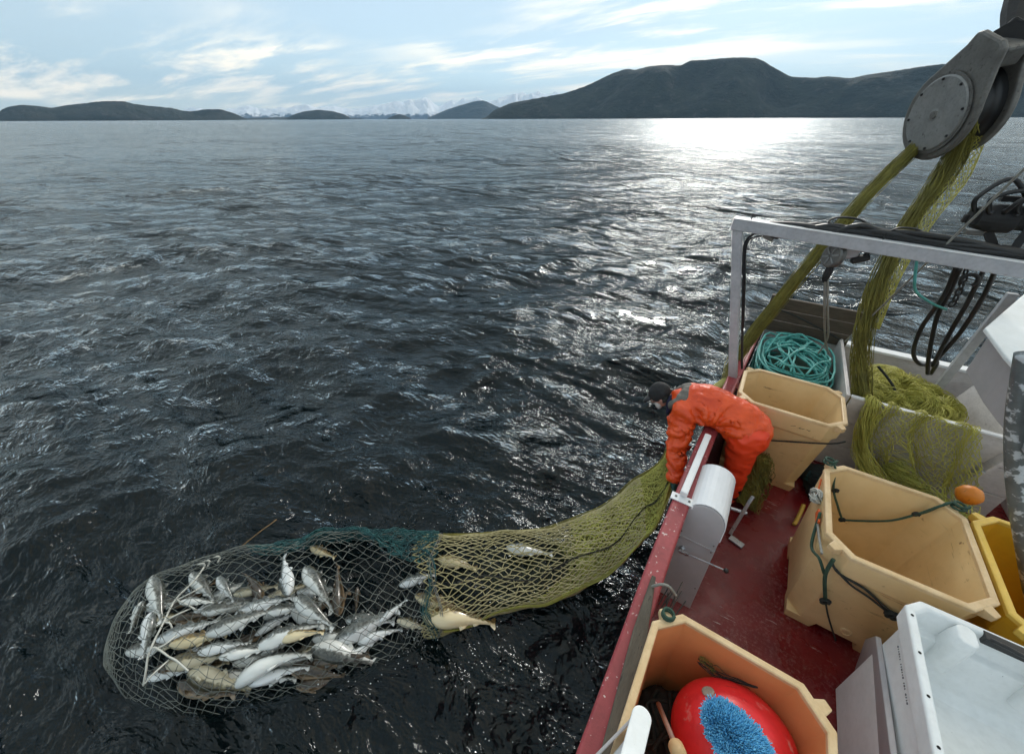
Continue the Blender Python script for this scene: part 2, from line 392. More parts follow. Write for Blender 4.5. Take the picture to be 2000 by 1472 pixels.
# ---------------------------------------------------------------- sea
def sea_material():
    t = NT('sea_water'); pos = t.node('ShaderNodeNewGeometry').outputs['Position']
    def mp(s, rot):
        n = t.node('ShaderNodeMapping'); n.inputs['Scale'].default_value = s; n.inputs['Rotation'].default_value = (0, 0, rot)
        t.l.new(pos, n.inputs[0]); return n.outputs[0]
    rot = R(-38)
    far = t.noise(mp((.35, 1.0, 1), rot), .34, 4, .6, .3)       # swell and chop too far off to be modelled
    mid = t.noise(mp((.55, 1.0, 1), rot + .25), 2.6, 4, .6, .4)
    fine = t.noise(mp((.6, 1.0, 1), rot - .2), 12, 3, .55, .5)
    gust = t.noise(mp((.30, 1.0, 1), rot + .1), .045, 5, .62, .4)    # rows of waves far out
    b0 = t.bump(gust, .8, 9.0); b1 = t.bump(far, .6, 2.0, b0); b2 = t.bump(mid, .65, .32, b1); b3 = t.bump(fine, .55, .055, b2)
    ln = t.node('ShaderNodeVectorMath', operation='LENGTH'); t.l.new(pos, ln.inputs[0])
    rgh = t.node('ShaderNodeMapRange', interpolation_type='SMOOTHSTEP'); t.l.new(ln.outputs['Value'], rgh.inputs['Value'])
    for k_, v_ in zip(('From Min', 'From Max', 'To Min', 'To Max'), (5, 120, .09, .24)): rgh.inputs[k_].default_value = v_   # ripples too fine to be modelled that far off
    fr = t.node('ShaderNodeFresnel', IOR=1.33, Normal=b3)
    gl = t.node('ShaderNodeBsdfGlossy', Roughness=rgh.outputs[0], Normal=b3); gl.inputs['Color'].default_value = (.93, .98, 1, 1)
    df = t.node('ShaderNodeBsdfDiffuse'); df.inputs['Color'].default_value = (.002, .005, .006, 1)
    tr = t.node('ShaderNodeBsdfTransparent'); tr.inputs['Color'].default_value = (.62, .78, .80, 1)
    body = t.node('ShaderNodeMixShader', Fac=.30); t.l.new(df.outputs[0], body.inputs[1]); t.l.new(tr.outputs[0], body.inputs[2])
    mx = t.node('ShaderNodeMixShader'); t.l.new(fr.outputs[0], mx.inputs[0]); t.l.new(body.outputs[0], mx.inputs[1]); t.l.new(gl.outputs[0], mx.inputs[2])
    t.l.new(mx.outputs[0], t.out.inputs[0])
sea_material()
def build_sea():
    # polar sheet round the boat: fine close by, coarse towards the horizon
    c = math.pi / 2 + YAW
    th = np.concatenate([np.linspace(c - R(82), c + R(88), 860), np.linspace(c + R(88), c + R(278), 90)[1:-1]])
    r1 = np.exp(np.arange(math.log(.35), math.log(480), .0108)); r2 = np.exp(np.arange(math.log(482), math.log(37500), .07))
    r = np.concatenate([r1, r2]); nr, nt = len(r), len(th)
    X = (r[:, None] * np.cos(th)).astype(np.float64); Y = (r[:, None] * np.sin(th)).astype(np.float64)
    step = np.gradient(r)[:, None] * np.ones((1, nt)); arc = (r * R(170) / 860)[:, None]; res = np.maximum(step, arc)
    Z = np.zeros_like(X); DX = np.zeros_like(X); DY = np.zeros_like(X)
    rg = np.random.default_rng(5); wind = math.pi / 2 + YAW + R(196)       # the sea runs towards the boat
    bands = [(14, 26, 5, .014), (7.5, 14, 8, .028), (3.6, 7.5, 12, .044), (1.6, 3.6, 22, .078), (.75, 1.6, 28, .105), (.36, .75, 36, .125), (.2, .36, 26, .105)]
    calm = 1 - .62 * np.exp(-(((X + 2.2) / 1.7) ** 2 + ((Y - .5) / 1.5) ** 2))     # the net bag lies on the water and damps it
    nmax = np.searchsorted(r, 490)
    x, y = X[:nmax], Y[:nmax]; rs = res[:nmax]; cm = calm[:nmax]
    z = np.zeros_like(x); dx = np.zeros_like(x); dy = np.zeros_like(x)
    for lo, hi, n, slope in bands:
        for _ in range(n):
            lam = math.exp(rg.uniform(math.log(lo), math.log(hi))); k = 2 * math.pi / lam
            a = wind + rg.normal(0, .55 if lam < 2 else .36); amp = slope * math.sqrt(2 / n) / k; ph = rg.uniform(0, 2 * math.pi)
            rows = np.searchsorted(np.max(rs, 1) * 2.2 > lam, True)
            if rows < 4: continue
            q = k * (x[:rows] * math.cos(a) + y[:rows] * math.sin(a)) + ph
            fade = np.clip((lam / (rs[:rows] * 2.2) - 1) / 1.5, 0, 1) * amp * cm[:rows]
            z[:rows] += fade * np.cos(q); s = fade * np.sin(q) * .85
            dx[:rows] -= s * math.cos(a); dy[:rows] -= s * math.sin(a)
    # gusts: rougher and smoother patches
    g = .8 + .35 * np.sin(x * .21 + 1.7 * np.sin(y * .13)) * np.sin(y * .17 + x * .05)
    Z[:nmax] = z * g; X[:nmax] += dx * g; Y[:nmax] += dy * g
    V = np.stack([X, Y, Z], -1).reshape(-1, 3)
    i = np.arange(nr - 1)[:, None]; j = np.arange(nt)[None, :]; j2 = (j + 1) % nt
    F = np.stack([i * nt + j, (i + 1) * nt + j, (i + 1) * nt + j2, i * nt + j2], -1).reshape(-1, 4)
    o = raw_mesh('sea', V, F, 'sea_water', smooth=True)
    return tag(o, 'dark wind-rippled sea stretching to the far mountains', 'sea', kind='structure')
sea = build_sea()
worn('deep', (.002, .005, .006), rough=1)
mb = MB(); mb.add([(-37500, -37500, -2.6), (37500, -37500, -2.6), (37500, 37500, -2.6), (-37500, 37500, -2.6)], [(0, 1, 2, 3)])
tag(mb.build('deep_water', 'deep'), 'black depth of the sea under the surface', 'sea', kind='structure')

# ---------------------------------------------------------------- hills
def hill_material(name, c0, c1, snow=None, snow_z=0, rock=(.10, .10, .10)):
    t = NT(name); g = t.node('ShaderNodeNewGeometry'); pos = g.outputs['Position']
    n = t.node('ShaderNodeMapping'); n.inputs['Scale'].default_value = (.004, .004, .006); t.l.new(pos, n.inputs[0]); v = n.outputs[0]
    col = t.mix(t.ramp(t.noise(v, 1.0, 8, .65), .4, .65), c0, c1)
    col = t.mix(t.ramp(t.noise(v, 3.3, 6, .7, .6), .56, .70), col, rock)
    if snow:
        sp = t.node('ShaderNodeSeparateXYZ'); t.l.new(pos, sp.inputs[0])
        h = t.math('ADD', t.math('DIVIDE', sp.outputs[2], snow_z), t.math('MULTIPLY', t.noise(v, .8, 8, .7), 1.3))
        col = t.mix(t.ramp(h, .90, 1.04), col, snow)
    t.principled(**{'Base Color': col, 'Roughness': .95, 'Normal': t.bump(t.noise(v, 4, 8, .7), .8, 40)})
hill_material('hill_dark', (.012, .019, .014), (.028, .036, .026), rock=(.065, .060, .055))
hill_material('hill_mid', (.024, .034, .026), (.04, .046, .038), rock=(.09, .088, .085))
hill_material('mountain', (.05, .055, .055), (.07, .075, .08), snow=(.92, .94, .97), snow_z=620, rock=(.08, .08, .085))
def hills(name, prof, dist, depth, mat, label, rough=.08, step=4, rows=34, seed=1, jag=0.0):
    px = np.arange(prof[0][0], prof[-1][0] + .1, step); py = np.interp(px, [p[0] for p in prof], [p[1] for p in prof])
    k = np.array([.25, .5, .25]); py = np.concatenate([[py[0]], np.convolve(py, k, 'valid'), [py[-1]]]) if jag == 0 else py
    py = py + np.array([.9 * mnoise.noise(Vector((a_ * .11, seed, 2))) + .6 * mnoise.noise(Vector((a_ * .31, seed, 5))) for a_ in px]) * np.clip((231 - py) / 20, 0, 1)
    rr = [ray(a, b) for a, b in zip(px, py)]; V = []; tmax = max(max(0., d.z / math.hypot(d.x, d.y) * dist) for d in rr)
    for a, d in enumerate(rr):
        h = math.hypot(d.x, d.y); dx, dy = d.x / h, d.y / h; top = max(0., d.z / h * dist)
        dep = depth * (.12 + .88 * top / tmax)
        off = mnoise.noise(Vector((px[a] * .008, seed, 0))) * dep * .2
        for i in range(rows):
            f = i / (rows - 1)                       # 0 shore, .6 ridge, 1 behind
            rad = dist - dep * .6 + dep * f + off * math.sin(math.pi * f)
            s = min(1, f / .6); prof_ = s ** .8 if f <= .6 else 1 - ((f - .6) / .4) ** 1.5
            q = Vector((dx * rad * .0016 + seed, dy * rad * .0016, seed))
            nz = mnoise.fractal(q, .9, 2.1, 5) * rough * top * 3.2 * math.sin(math.pi * min(1, f / .6)) if f < .6 else 0
            ridge = top * rad / dist
            jg = jag * top * mnoise.fractal(Vector((px[a] * .05, f * 6, seed)), .8, 2.2, 4)
            z = min(ridge * 1.0, ridge * prof_ + nz + jg * (1 if f != .6 else 0))
            V.append((dx * rad, dy * rad, max(-6 if f < .02 or f > .98 else -2, z) if i not in (0, rows - 1) else -8))
    n = len(rr); F = [(a * rows + i, (a + 1) * rows + i, (a + 1) * rows + i + 1, a * rows + i + 1) for a in range(n - 1) for i in range(rows - 1)]
    o = raw_mesh(name, np.array(V), np.array(F), mat, smooth=True)
    return tag(o, label, 'hill' if 'hill' in name or 'island' in name else 'mountain', kind='structure')
hills('hill', [(940, 231), (950, 229), (965, 214), (1000, 200), (1050, 191), (1100, 182), (1125, 174), (1150, 165), (1180, 150), (1200, 141), (1225, 133), (1240, 136), (1270, 128), (1300, 126), (1330, 127), (1350, 117), (1380, 116), (1410, 113), (1440, 111), (1475, 112), (1490, 117), (1510, 130), (1545, 149), (1590, 151), (1620, 148), (1660, 152), (1700, 144), (1750, 137), (1800, 129), (1840, 124), (1900, 124), (1960, 127), (2000, 125), (2100, 118), (2250, 130), (2400, 120), (2700, 150)],
      5200, 1300, 'hill_dark', 'large dark forested hill across the fjord behind the net block', seed=3)
hills('island', [(-420, 226), (-300, 205), (-200, 214), (-80, 218), (-10, 226), (2, 214), (15, 208), (40, 204), (70, 206), (100, 210), (130, 205), (165, 201), (200, 197), (240, 197), (265, 203), (290, 206), (310, 208), (340, 211), (355, 216), (375, 217), (400, 213), (430, 213), (455, 220), (475, 229), (484, 233)],
      7200, 560, 'hill_mid', 'low rocky wooded island on the left horizon', seed=9)
hills('island', [(560, 230), (575, 223), (590, 218), (620, 214), (650, 217), (672, 223), (685, 230)], 9000, 420, 'hill_mid', 'small dark rounded islet before the snowy mountains', seed=14, step=3)
hills('island', [(757, 231), (768, 226), (780, 222), (790, 225), (803, 231)], 9000, 260, 'hill_mid', 'tiny dark islet under the highest snowy peak', seed=17, step=3)
hills('low_shore_hill', [(470, 232), (490, 230), (520, 229), (560, 229), (600, 230), (640, 230), (700, 231), (712, 232)], 10500, 700, 'hill_mid', 'thin strip of low shore between island and islet', seed=21, step=4)
hills('hill', [(835, 231), (850, 224), (870, 215), (900, 205), (930, 197), (945, 196), (960, 203), (985, 214), (1020, 226), (1030, 231)], 13000, 1500, 'hill_mid', 'bluish wooded hill in front of the snowy range beside the large hill', seed=25, step=4)
hills('mountain_range', [(330, 226), (360, 214), (375, 210), (390, 211), (420, 218), (445, 213), (465, 209), (485, 206), (505, 211), (520, 212), (545, 210), (560, 211), (575, 207), (590, 203), (605, 205), (620, 211), (650, 206), (670, 210), (690, 213), (720, 208), (740, 204), (755, 202), (765, 198), (775, 197), (790, 199), (800, 194), (815, 196), (830, 190), (838, 193), (850, 204), (858, 208), (870, 201), (880, 196), (890, 198), (905, 192), (918, 195), (930, 190), (945, 195), (960, 194), (972, 192), (985, 188), (1000, 184), (1020, 180), (1035, 181), (1050, 177), (1065, 179), (1085, 179), (1100, 184), (1120, 188), (1150, 196), (1200, 205), (1300, 215)],
      27000, 9000, 'mountain', 'range of distant snow-capped mountains on the horizon', seed=31, step=2.5, rough=.10, jag=.17)

# haze: one even box of air round the whole place
t = NT('haze_air'); pv = t.node('ShaderNodeVolumePrincipled'); pv.inputs['Color'].default_value = (.36, .64, 1, 1)
pv.inputs['Density'].default_value = 2.3e-5; pv.inputs['Anisotropy'].default_value = .2
t.l.new(pv.outputs[0], t.out.inputs['Volume'])
mb = MB(); mb.box((0, 0, 1200), (76000, 76000, 2410)); hz = mb.build('haze', 'haze_air')
tag(hz, 'thin blue haze over the fjord', 'haze', kind='stuff')

# ---------------------------------------------------------------- the boat
DECK, RIM, RAIL = .55, 1.55, 1.35
boat = empty('fishing_boat', (1.2, 2.5, 0), 'small fishing boat with red deck, red gunwale rail and white painted gear', 'boat')
def rail_x(y):                       # the side of the boat curves in towards the far end
    return .005 + .022 * max(0, y - 1.6) ** 1.55
YS = [-1.2 + .2 * i for i in range(37)]          # -1.2 .. 6.0
SX = 2.95                                         # starboard side
# deck
mb = MB(); n = len(YS)
vs_ = []
for y in YS: vs_ += [(rail_x(y) + .06, y, DECK), (SX - rail_x(y) * .6, y, DECK), (SX - rail_x(y) * .6, y, DECK - .08), (rail_x(y) + .06, y, DECK - .08)]
mb.loft([vs_[4 * i:4 * i + 4] for i in range(n)])
mb.build('deck', 'deck_red', boat)
# port side: hull skin outside, bulwark inside, cap rail
mb = MB(); mb.loft([[(rail_x(y) + .02, y, RAIL - .02), (rail_x(y) + .055, y, RAIL - .02), (rail_x(y) + .055, y, -.5), (rail_x(y) + .10, y, -.5), (rail_x(y) + .03, y, .5)] for y in YS])
mb.build('hull_side', 'rail_red', boat, smooth=False)
mb = MB(); mb.loft([[(rail_x(y) + .06, y, RAIL - .025), (rail_x(y) + .095, y, RAIL - .025), (rail_x(y) + .095, y, DECK + .003), (rail_x(y) + .06, y, DECK + .003)] for y in YS])
mb.build('bulwark', 'hull_grey', boat)
mb = MB(); mb.loft([[(rail_x(y) - .005, y, RAIL - .022), (rail_x(y) - .005, y, RAIL + .012), (rail_x(y) + .008, y, RAIL + .026), (rail_x(y) + .112, y, RAIL + .026), (rail_x(y) + .125, y, RAIL + .012), (rail_x(y) + .125, y, RAIL - .022)] for y in YS])
mb.build('gunwale_rail', 'rail_red', boat, bevel=.006)
# starboard side and bow/stern end
mb = MB(); mb.loft([[(SX - rail_x(y) * .6, y, RAIL), (SX + .06 - rail_x(y) * .6, y, RAIL), (SX + .06 - rail_x(y) * .6, y, -.5), (SX - rail_x(y) * .6, y, -.5)] for y in YS])
mb.build('hull_side', 'pen_board', boat)
mb = MB(); mb.box((1.72, 6.05, .44), (2.7, .08, 1.85)); mb.build('transom', 'pen_board', boat)
mb = MB(); mb.box((2.0, 6.05, 1.385), (1.75, .13, .035)); mb.build('transom_rail', 'white_paint', boat, bevel=.006)
# dark weathered boards standing above the transom behind the rope coil
for i in range(3):
    mb = MB(); mb.box((.80, 6.0 + .004 * (i % 2), 1.36 + .165 * i + .08), (.98, .045, .155)); mb.build('plank', 'wood_dark', boat, bevel=.006)
mb = MB(); mb.box((.32, 5.98, 1.2), (.06, .07, 1.35)); mb.build('plank_post', 'wood_dark', boat)
# pen: board partitions
def board(c, s, name='plank', mat='pen_board', rot=None):
    mb = MB(); mb.box(c, s, rot); return mb.build(name, mat, boat, bevel=.005)
for i in range(3):                                            # front of the net pen: three boards
    board((1.95, 4.50 + .003 * (i % 2), DECK + .155 + .305 * i), (1.42, .035, .298))
for i in range(3):                                            # between rope pen and net pen
    board((1.215 + .003 * (i % 2), 5.25, DECK + .155 + .305 * i), (.035, 1.45, .298))
for i in range(3):                                            # front of the rope pen
    board((.74, 4.52 + .003 * (i % 2), DECK + .14 + .26 * i), (.90, .035, .252))
rotb = Matrix.Rotation(R(-14), 3, 'Y')
for i in range(3):                                            # leaning starboard boards of the pen
    board((2.32 + .075 * i, 5.0, 1.0 + .285 * i), (.03, 1.25, .278), rot=rotb.inverted())
mb = MB(); mb.box((1.95, 4.50, DECK + .925), (1.44, .05, .02)); mb.build('board_edge', 'white_paint', boat, bevel=.004)
mb = MB(); mb.box((2.10, 5.42, 1.5), (.075, .055, 1.95)); mb.build('corner_post', 'frame_grey', boat, bevel=.006)
# gantry over the pen: leaning post, long beam
g0, g1 = Vector((.205, 4.42, 1.2)), at(1441, 440, y=4.42)
mb = MB(); mb.bar(g0, g1, .085, .085, up=(0, 1, 0)); post = mb.build('gantry_post', 'frame_grey', boat, bevel=.006)
b0 = at(1432, 436, y=4.42); b1 = at(2040, 533, y=4.25)
mb = MB(); mb.bar(b0, b1, .11, .10); beam = mb.build('gantry_beam', 'frame_grey', boat, bevel=.006)
mb = MB(); mb.bar(b0 + Vector((0, 0, .054)), b1 + Vector((0, 0, .054)), .12, .006); mb.build('beam_top_strip', 'white_paint', beam)
for k in (.07, .55):
    q = b0.lerp(b1, k); mb = MB(); mb.tube([q + Vector((0, 0, .05)), q + Vector((0, 0, .11))], .007, 6); mb.build('bolt', 'black_iron', beam)
mb = MB(); q = g0.lerp(g1, .03)
mb.box(q + Vector((0, 0, 0)), (.16, .14, .02)); mb.build('foot_plate', 'rail_red', post)
# white strap and bar on the rail beside the person
mb = MB(); mb.box((rail_x(2.3) + .06, 2.30, RAIL + .032), (.17, .075, .010)); mb.box((rail_x(2.3) + .06 + .082, 2.30, RAIL), (.008, .075, .07)); mb.box((rail_x(2.3) + .06 - .082, 2.30, RAIL), (.008, .075, .07))
brk = mb.build('rail_bracket', 'white_paint', boat, bevel=.003)
for sx in (-.05, .05):
    mb = MB(); mb.lathe([(.009, 0), (.009, .006), (.003, .008)], (rail_x(2.3) + .06 + sx, 2.30, RAIL + .038), seg=8); mb.build('bolt', 'galv', brk)
mb = MB(); mb.bar((.072, 2.31, RAIL + .075), (.105, 3.12, RAIL + .075), .055, .05); mb.build('rail_bar', 'white_paint', boat, bevel=.01)
for y in (2.36, 2.72, 3.06):
    mb = MB(); mb.box((.072 + (y - 2.31) * .04, y, RAIL + .04), (.02, .03, .05)); mb.build('bar_stub', 'white_paint', boat)
# white control housing with rounded hood, sloped face and lever
hs = empty('control_housing', (0, 0, 0), None, None); hs.parent = boat; hs.location = (.26 - 1.2, 2.4 - 2.5, DECK)
def arch(y_of, inset=0.0, zt=0.0):
    x0, x1 = .125 + inset, .408 - inset; pts = [(x0, DECK), (x0, 1.30 - inset)]
    for k in range(1, 12):
        a = math.pi - math.pi * k / 12; pts.append(((x0 + x1) / 2 + (x1 - x0) / 2 * math.cos(a), 1.30 - inset + .13 * math.sin(a)))
    pts += [(x1, 1.30 - inset), (x1, DECK)]
    return [Vector((x, y_of(z), z)) for x, z in pts]
mb = MB(); mb.loft([arch(lambda z: 2.74 + zt_) for zt_ in (0.,)] + [arch(lambda z: 2.285 - (1.43 - z) * .33)])
body = mb.build('housing_body', 'panel_grey_and_shade', hs, bevel=.006)  # the housing is white; shade on its face is put in as grey
mb = MB()                                                     # hood skin slightly proud of the body
def hood(y, e):
    x0, x1 = .118 - e, .415 + e; pts = [(x0, 1.20)]
    for k in range(0, 15):
        a = math.pi - math.pi * k / 14; pts.append(((x0 + x1) / 2 + (x1 - x0) / 2 * math.cos(a), 1.305 + (.137 + e) * math.sin(a)))
    pts += [(x1, 1.20)]
    return pts
outer = hood(0, 0); inner = hood(0, -.006)
ring = outer + inner[::-1]
mb.loft([[Vector((x, 2.765, z)) for x, z in ring], [Vector((x, 2.29 - (1.43 - z) * .33, z)) for x, z in ring]])
mb.build('housing_hood', 'white_cover', hs, smooth=False)
fn = Vector((0, -1, .33)).normalized()
def on_face(x, z, e=0.0): return Vector((x, 2.285 - (1.43 - z) * .33, z)) + fn * e
mb = MB(); mb.bar(on_face(.13, 1.12, .003), on_face(.405, 1.12, .003), .004, .012, up=fn); mb.build('panel_seam', 'panel_grey_and_shade', body)
for x, z in ((.15, 1.10), (.385, 1.10), (.15, 1.16), (.385, 1.16), (.385, .75)):
    mb = MB(); mb.lathe([(.006, 0), (.006, .004)], on_face(x, z, .002), fn, 8); mb.build('screw', 'galv', body)
lv = on_face(.20, 1.02, 0)
mb = MB(); mb.lathe([(.022, 0), (.022, .012), (.012, .018), (.012, .05)], lv, fn, 14); mb.bar(lv + fn * .045 - Vector((.02, 0, 0)), lv + fn * .045 + Vector((.05, 0, 0)), .02, .02)
lev = mb.build('lever', 'steel', hs, smooth=False)
l1 = lv + fn * .045; l2 = at(1418, 1114, y=l1.y - .03)
mb = MB(); mb.tube([l1, l1.lerp(l2, .5), l2], .0065, 8); mb.build('lever_rod', 'steel', lev)
mb = MB(); mb.ell(l2, (.019, .019, .019), seg=12, rings=8); mb.build('lever_knob', 'black_rubber', lev, smooth=True)
# steel foot pedal bracket and roller on deck behind the housing
mb = MB(); mb.bar((.58, 2.86, DECK + .02), (.70, 2.82, DECK + .02), .06, .02); mb.bar((.58, 2.90, DECK + .02), (.62, 3.06, DECK + .34), .03, .05)
mb.bar((.62, 3.06, DECK + .34), (.635, 3.10, DECK + .40), .03, .05); mb.tube([(.50, 3.0, DECK + .24), (.64, 3.02, DECK + .24)], .018, 8)
mb.build('steel_bracket', 'steel', boat, bevel=.004)

# ---------------------------------------------------------------- fish tubs
def octo(x0, x1, y0, y1, z, ins, ch):
    x0, x1, y0, y1 = x0 + ins, x1 - ins, y0 + ins, y1 - ins; c = max(.02, ch - ins * .35)
    return [Vector(p + (z,)) for p in ((x0 + c, y0), (x1 - c, y0), (x1, y0 + c), (x1, y1 - c), (x1 - c, y1), (x0 + c, y1), (x0, y1 - c), (x0, y0 + c))]
def tub(name, x0, x1, y0, y1, label, mat, rim, z1=RIM, ch=.13, plug=None, plain=False):
    e = empty(name, ((x0 + x1) / 2, (y0 + y1) / 2, DECK), label, 'fish tub', 'insulated fish tubs on deck')
    zb = DECK + .085
    o = lambda z, i: octo(x0, x1, y0, y1, z, i, ch)
    mb = MB()
    mb.loft([o(zb, .10), o(zb + .02, .085), o(z1 - .215, .032), o(z1 - .20, .012), o(z1 - .03, .004), o(z1 - .03, .014)], True, False)
    mb.loft([o(z1 - .03, .036), o(z1 - .10, .045), o(zb + .07, .115), o(zb + .05, .15)], False, True)
    sh = mb.build('tub_shell', mat, e, bevel=.008)
    mb = MB()                                                  # thick moulded rim
    mb.loft([o(z1 - .03, .036), o(z1 - .004, .038), o(z1, .031), o(z1, .008), o(z1 - .006, 0), o(z1 - .03, 0)], False, False)
    mb.loft([o(z1 - .03, 0), o(z1 - .03, .036)], False, False)
    rm = mb.build('tub_rim', rim, e, bevel=.003)
    for sx, sy in ((-1, -1), (1, -1), (1, 1), (-1, 1)):         # corner lugs
        c = Vector(((x1 if sx > 0 else x0) - sx * ch * .5, (y1 if sy > 0 else y0) - sy * ch * .5, z1 - .02)); d = Vector((sx, sy, 0)).normalized(); s = Vector((-sy, sx, 0)).normalized()
        mb = MB(); mb.loft([[c + s * a * .036 + Vector((0, 0, b)) - d * .01 for a, b in ((-1, -.055), (1, -.055), (1, .018), (-1, .018))],
                            [c + s * a * .022 + Vector((0, 0, b)) + d * .05 for a, b in ((-1, -.03), (1, -.03), (1, .014), (-1, .014))]])
        mb.build('lug', rim, e, bevel=.005)
    for sx in (-1, 1):
        for sy in (-1, 1):
            cx_ = (x0 + x1) / 2 + sx * ((x1 - x0) / 2 - .19); cy_ = (y0 + y1) / 2 + sy * ((y1 - y0) / 2 - .19)
            mb = MB(); mb.loft([[Vector((cx_ + a * .085, cy_ + b * .085, DECK)) for a, b in ((-1, -1), (1, -1), (1, 1), (-1, 1))], [Vector((cx_ + a * .10, cy_ + b * .10, zb + .012)) for a, b in ((-1, -1), (1, -1), (1, 1), (-1, 1))]])
            mb.build('foot', mat, e, bevel=.006)
    if plug:
        mb = MB(); c = Vector((x0 + (x1 - x0) * plug, y0 + .079, zb + .11)); mb.lathe([(.036, 0), (.036, .012), (.026, .016), (.024, .010)], c, (0, -1, .08), 18); mb.build('drain_plug', 'tub_rim', e, smooth=False)
    return e
tub1 = tub('fish_tub', .235, 1.14, 3.70, 4.43, 'beige fish tub behind the bending person, below the rope coil', 'tub_peach', 'tub_rim')
tub2 = tub('fish_tub', .945, 1.77, 2.27, 3.20, 'beige fish tub lashed with green rope in the middle of the deck', 'tub_peach', 'tub_rim', plug=.52)
tub3 = tub('fish_tub', .127, .965, .45, 1.345, 'peach fish tub with painted orange sun glow, holding the red buoy at the near rail', 'tub_orange_glow', 'tub_rim')
tub4 = tub('fish_tub', 1.80, 2.63, 2.24, 3.21, 'yellow fish tub at the right edge beside the rope-lashed tub', 'tub_yellow', 'tub_yellow_rim', z1=RIM - .01)
# scrawled marks on the near face of the far tub
mb = MB()
for a, b in (((.0, .03), (.04, .045)), ((.04, .045), (.005, 0)), ((.005, 0), (.04, .008)), ((.055, .045), (.052, .01)), ((.052, .01), (.075, .004)), ((.075, .004), (.082, .05)), ((-.05, .0), (-.02, .01))):
    mb.bar((.80 + a[0] * 1.2, 3.71, 1.42 + a[1] * 1.4), (.80 + b[0] * 1.2, 3.71, 1.42 + b[1] * 1.4), .004, .004, up=(0, 1, 0))
mb.build('scrawled_mark', 'rope_dark', tub1)

# ---------------------------------------------------------------- white insulated box, lower right
BX0, BX1, BY0, BY1, BZ = 1.285, 2.50, .75, 2.13, 1.60
wb = empty('ice_box', (1.85, 1.45, DECK), 'large open white insulated box with stepped inside at lower right', 'box')
o = lambda z, i: octo(BX0, BX1, BY0, BY1, z, i, .075)
mb = MB(); mb.loft([o(DECK + .02, .085), o(BZ - .14, .045), o(BZ - .125, .012), o(BZ - .01, .0), o(BZ, .008), o(BZ, .035), o(BZ - .012, .045), o(BZ - .15, .06), o(BZ - .16, .10), o(BZ - .42, .16), o(BZ - .46, .2)], True, False)
mb.loft([o(BZ - .46, .2), o(BZ - .47, .21)], False, True)
shell = mb.build('box_shell', 'white_plastic', wb, bevel=.006)
for i, y in enumerate([.95 + .21 * k for k in range(6)]):
    mb = MB(); mb.lathe([(.0075, 0), (.006, .002)], (BX0 + .020, y, BZ + .001), seg=8); mb.build('screw_hole', 'hole_black', shell)
for i in range(3):                                             # ribs on the inside floor
    mb = MB(); mb.box((1.85, 1.05 + .14 * i, BZ - .455), (.72, .035, .03)); mb.build('floor_rib', 'white_plastic', shell, bevel=.006)
for cx_ in (1.53, 1.87):                                       # latch posts on the far rim
    mb = MB(); mb.loft([octo(cx_ - .05, cx_ + .05, BY1 - .17, BY1 - .035, z, i, .02) for z, i in ((BZ - .30, .0), (BZ - .06, .005), (BZ + .004, .012))]); mb.build('latch_post', 'white_plastic', shell, bevel=.008)
mb = MB(); mb.box((1.69, BY1 - .045, BZ - .02), (.17, .05, .05)); mb.tube(smooth_path([(1.63, BY1 - .06, BZ), (1.66, BY1 - .09, BZ + .03), (1.72, BY1 - .10, BZ + .03), (1.75, BY1 - .06, BZ)], 12), .012, 6)
mb.build('latch', 'black_rubber', wb, bevel=.004)
mb = MB()
for k in range(22):                                            # faint moulded print along the side, too small to read
    if k in (6, 13, 17): continue
    mb.box((BX0 + .0265, 1.90 - .014 * k, BZ - .175), (.003, .004 + .005 * (k % 3 == 0), .008))
mb.build('small_print', 'print_grey', wb)['kind'] = 'stuff'
# grey-white lid leaning between box and tub
lid = empty('box_lid', (1.6, 1.9, DECK), 'flat grey-white lid standing against the left side of the white box', 'lid')
c = [Vector((1.545, 2.245, DECK + .004)), Vector((1.53, .95, DECK + .004)), Vector((1.318, .95, 1.40)), Vector((1.372, 2.10, 1.22)), Vector((1.45, 2.235, .98))]
nrm = (c[1] - c[0]).cross(c[2] - c[0]).normalized() * .03
nrm = nrm if nrm.x < 0 else -nrm
c = [Vector((1.50, 2.235, DECK + .004)), Vector((1.49, .95, DECK + .004)), Vector((1.262, .95, 1.34)), Vector((1.315, 2.06, 1.22)), Vector((1.40, 2.225, .93))]
mb = MB(); mb.prism(c, nrm * -.9); mb.build('lid_panel', 'panel_grey_and_shade', lid, bevel=.006)
for k, q in enumerate((at(1724, 1272, y=2.16), at(1738, 1286, y=2.13))):
    mb = MB(); mb.lathe([(.028, -.03), (.028, .03), (.019, .03), (.019, -.01)], q, (-.8, -.4, .5), 16); mb.build('socket', 'white_plastic', lid, smooth=False)

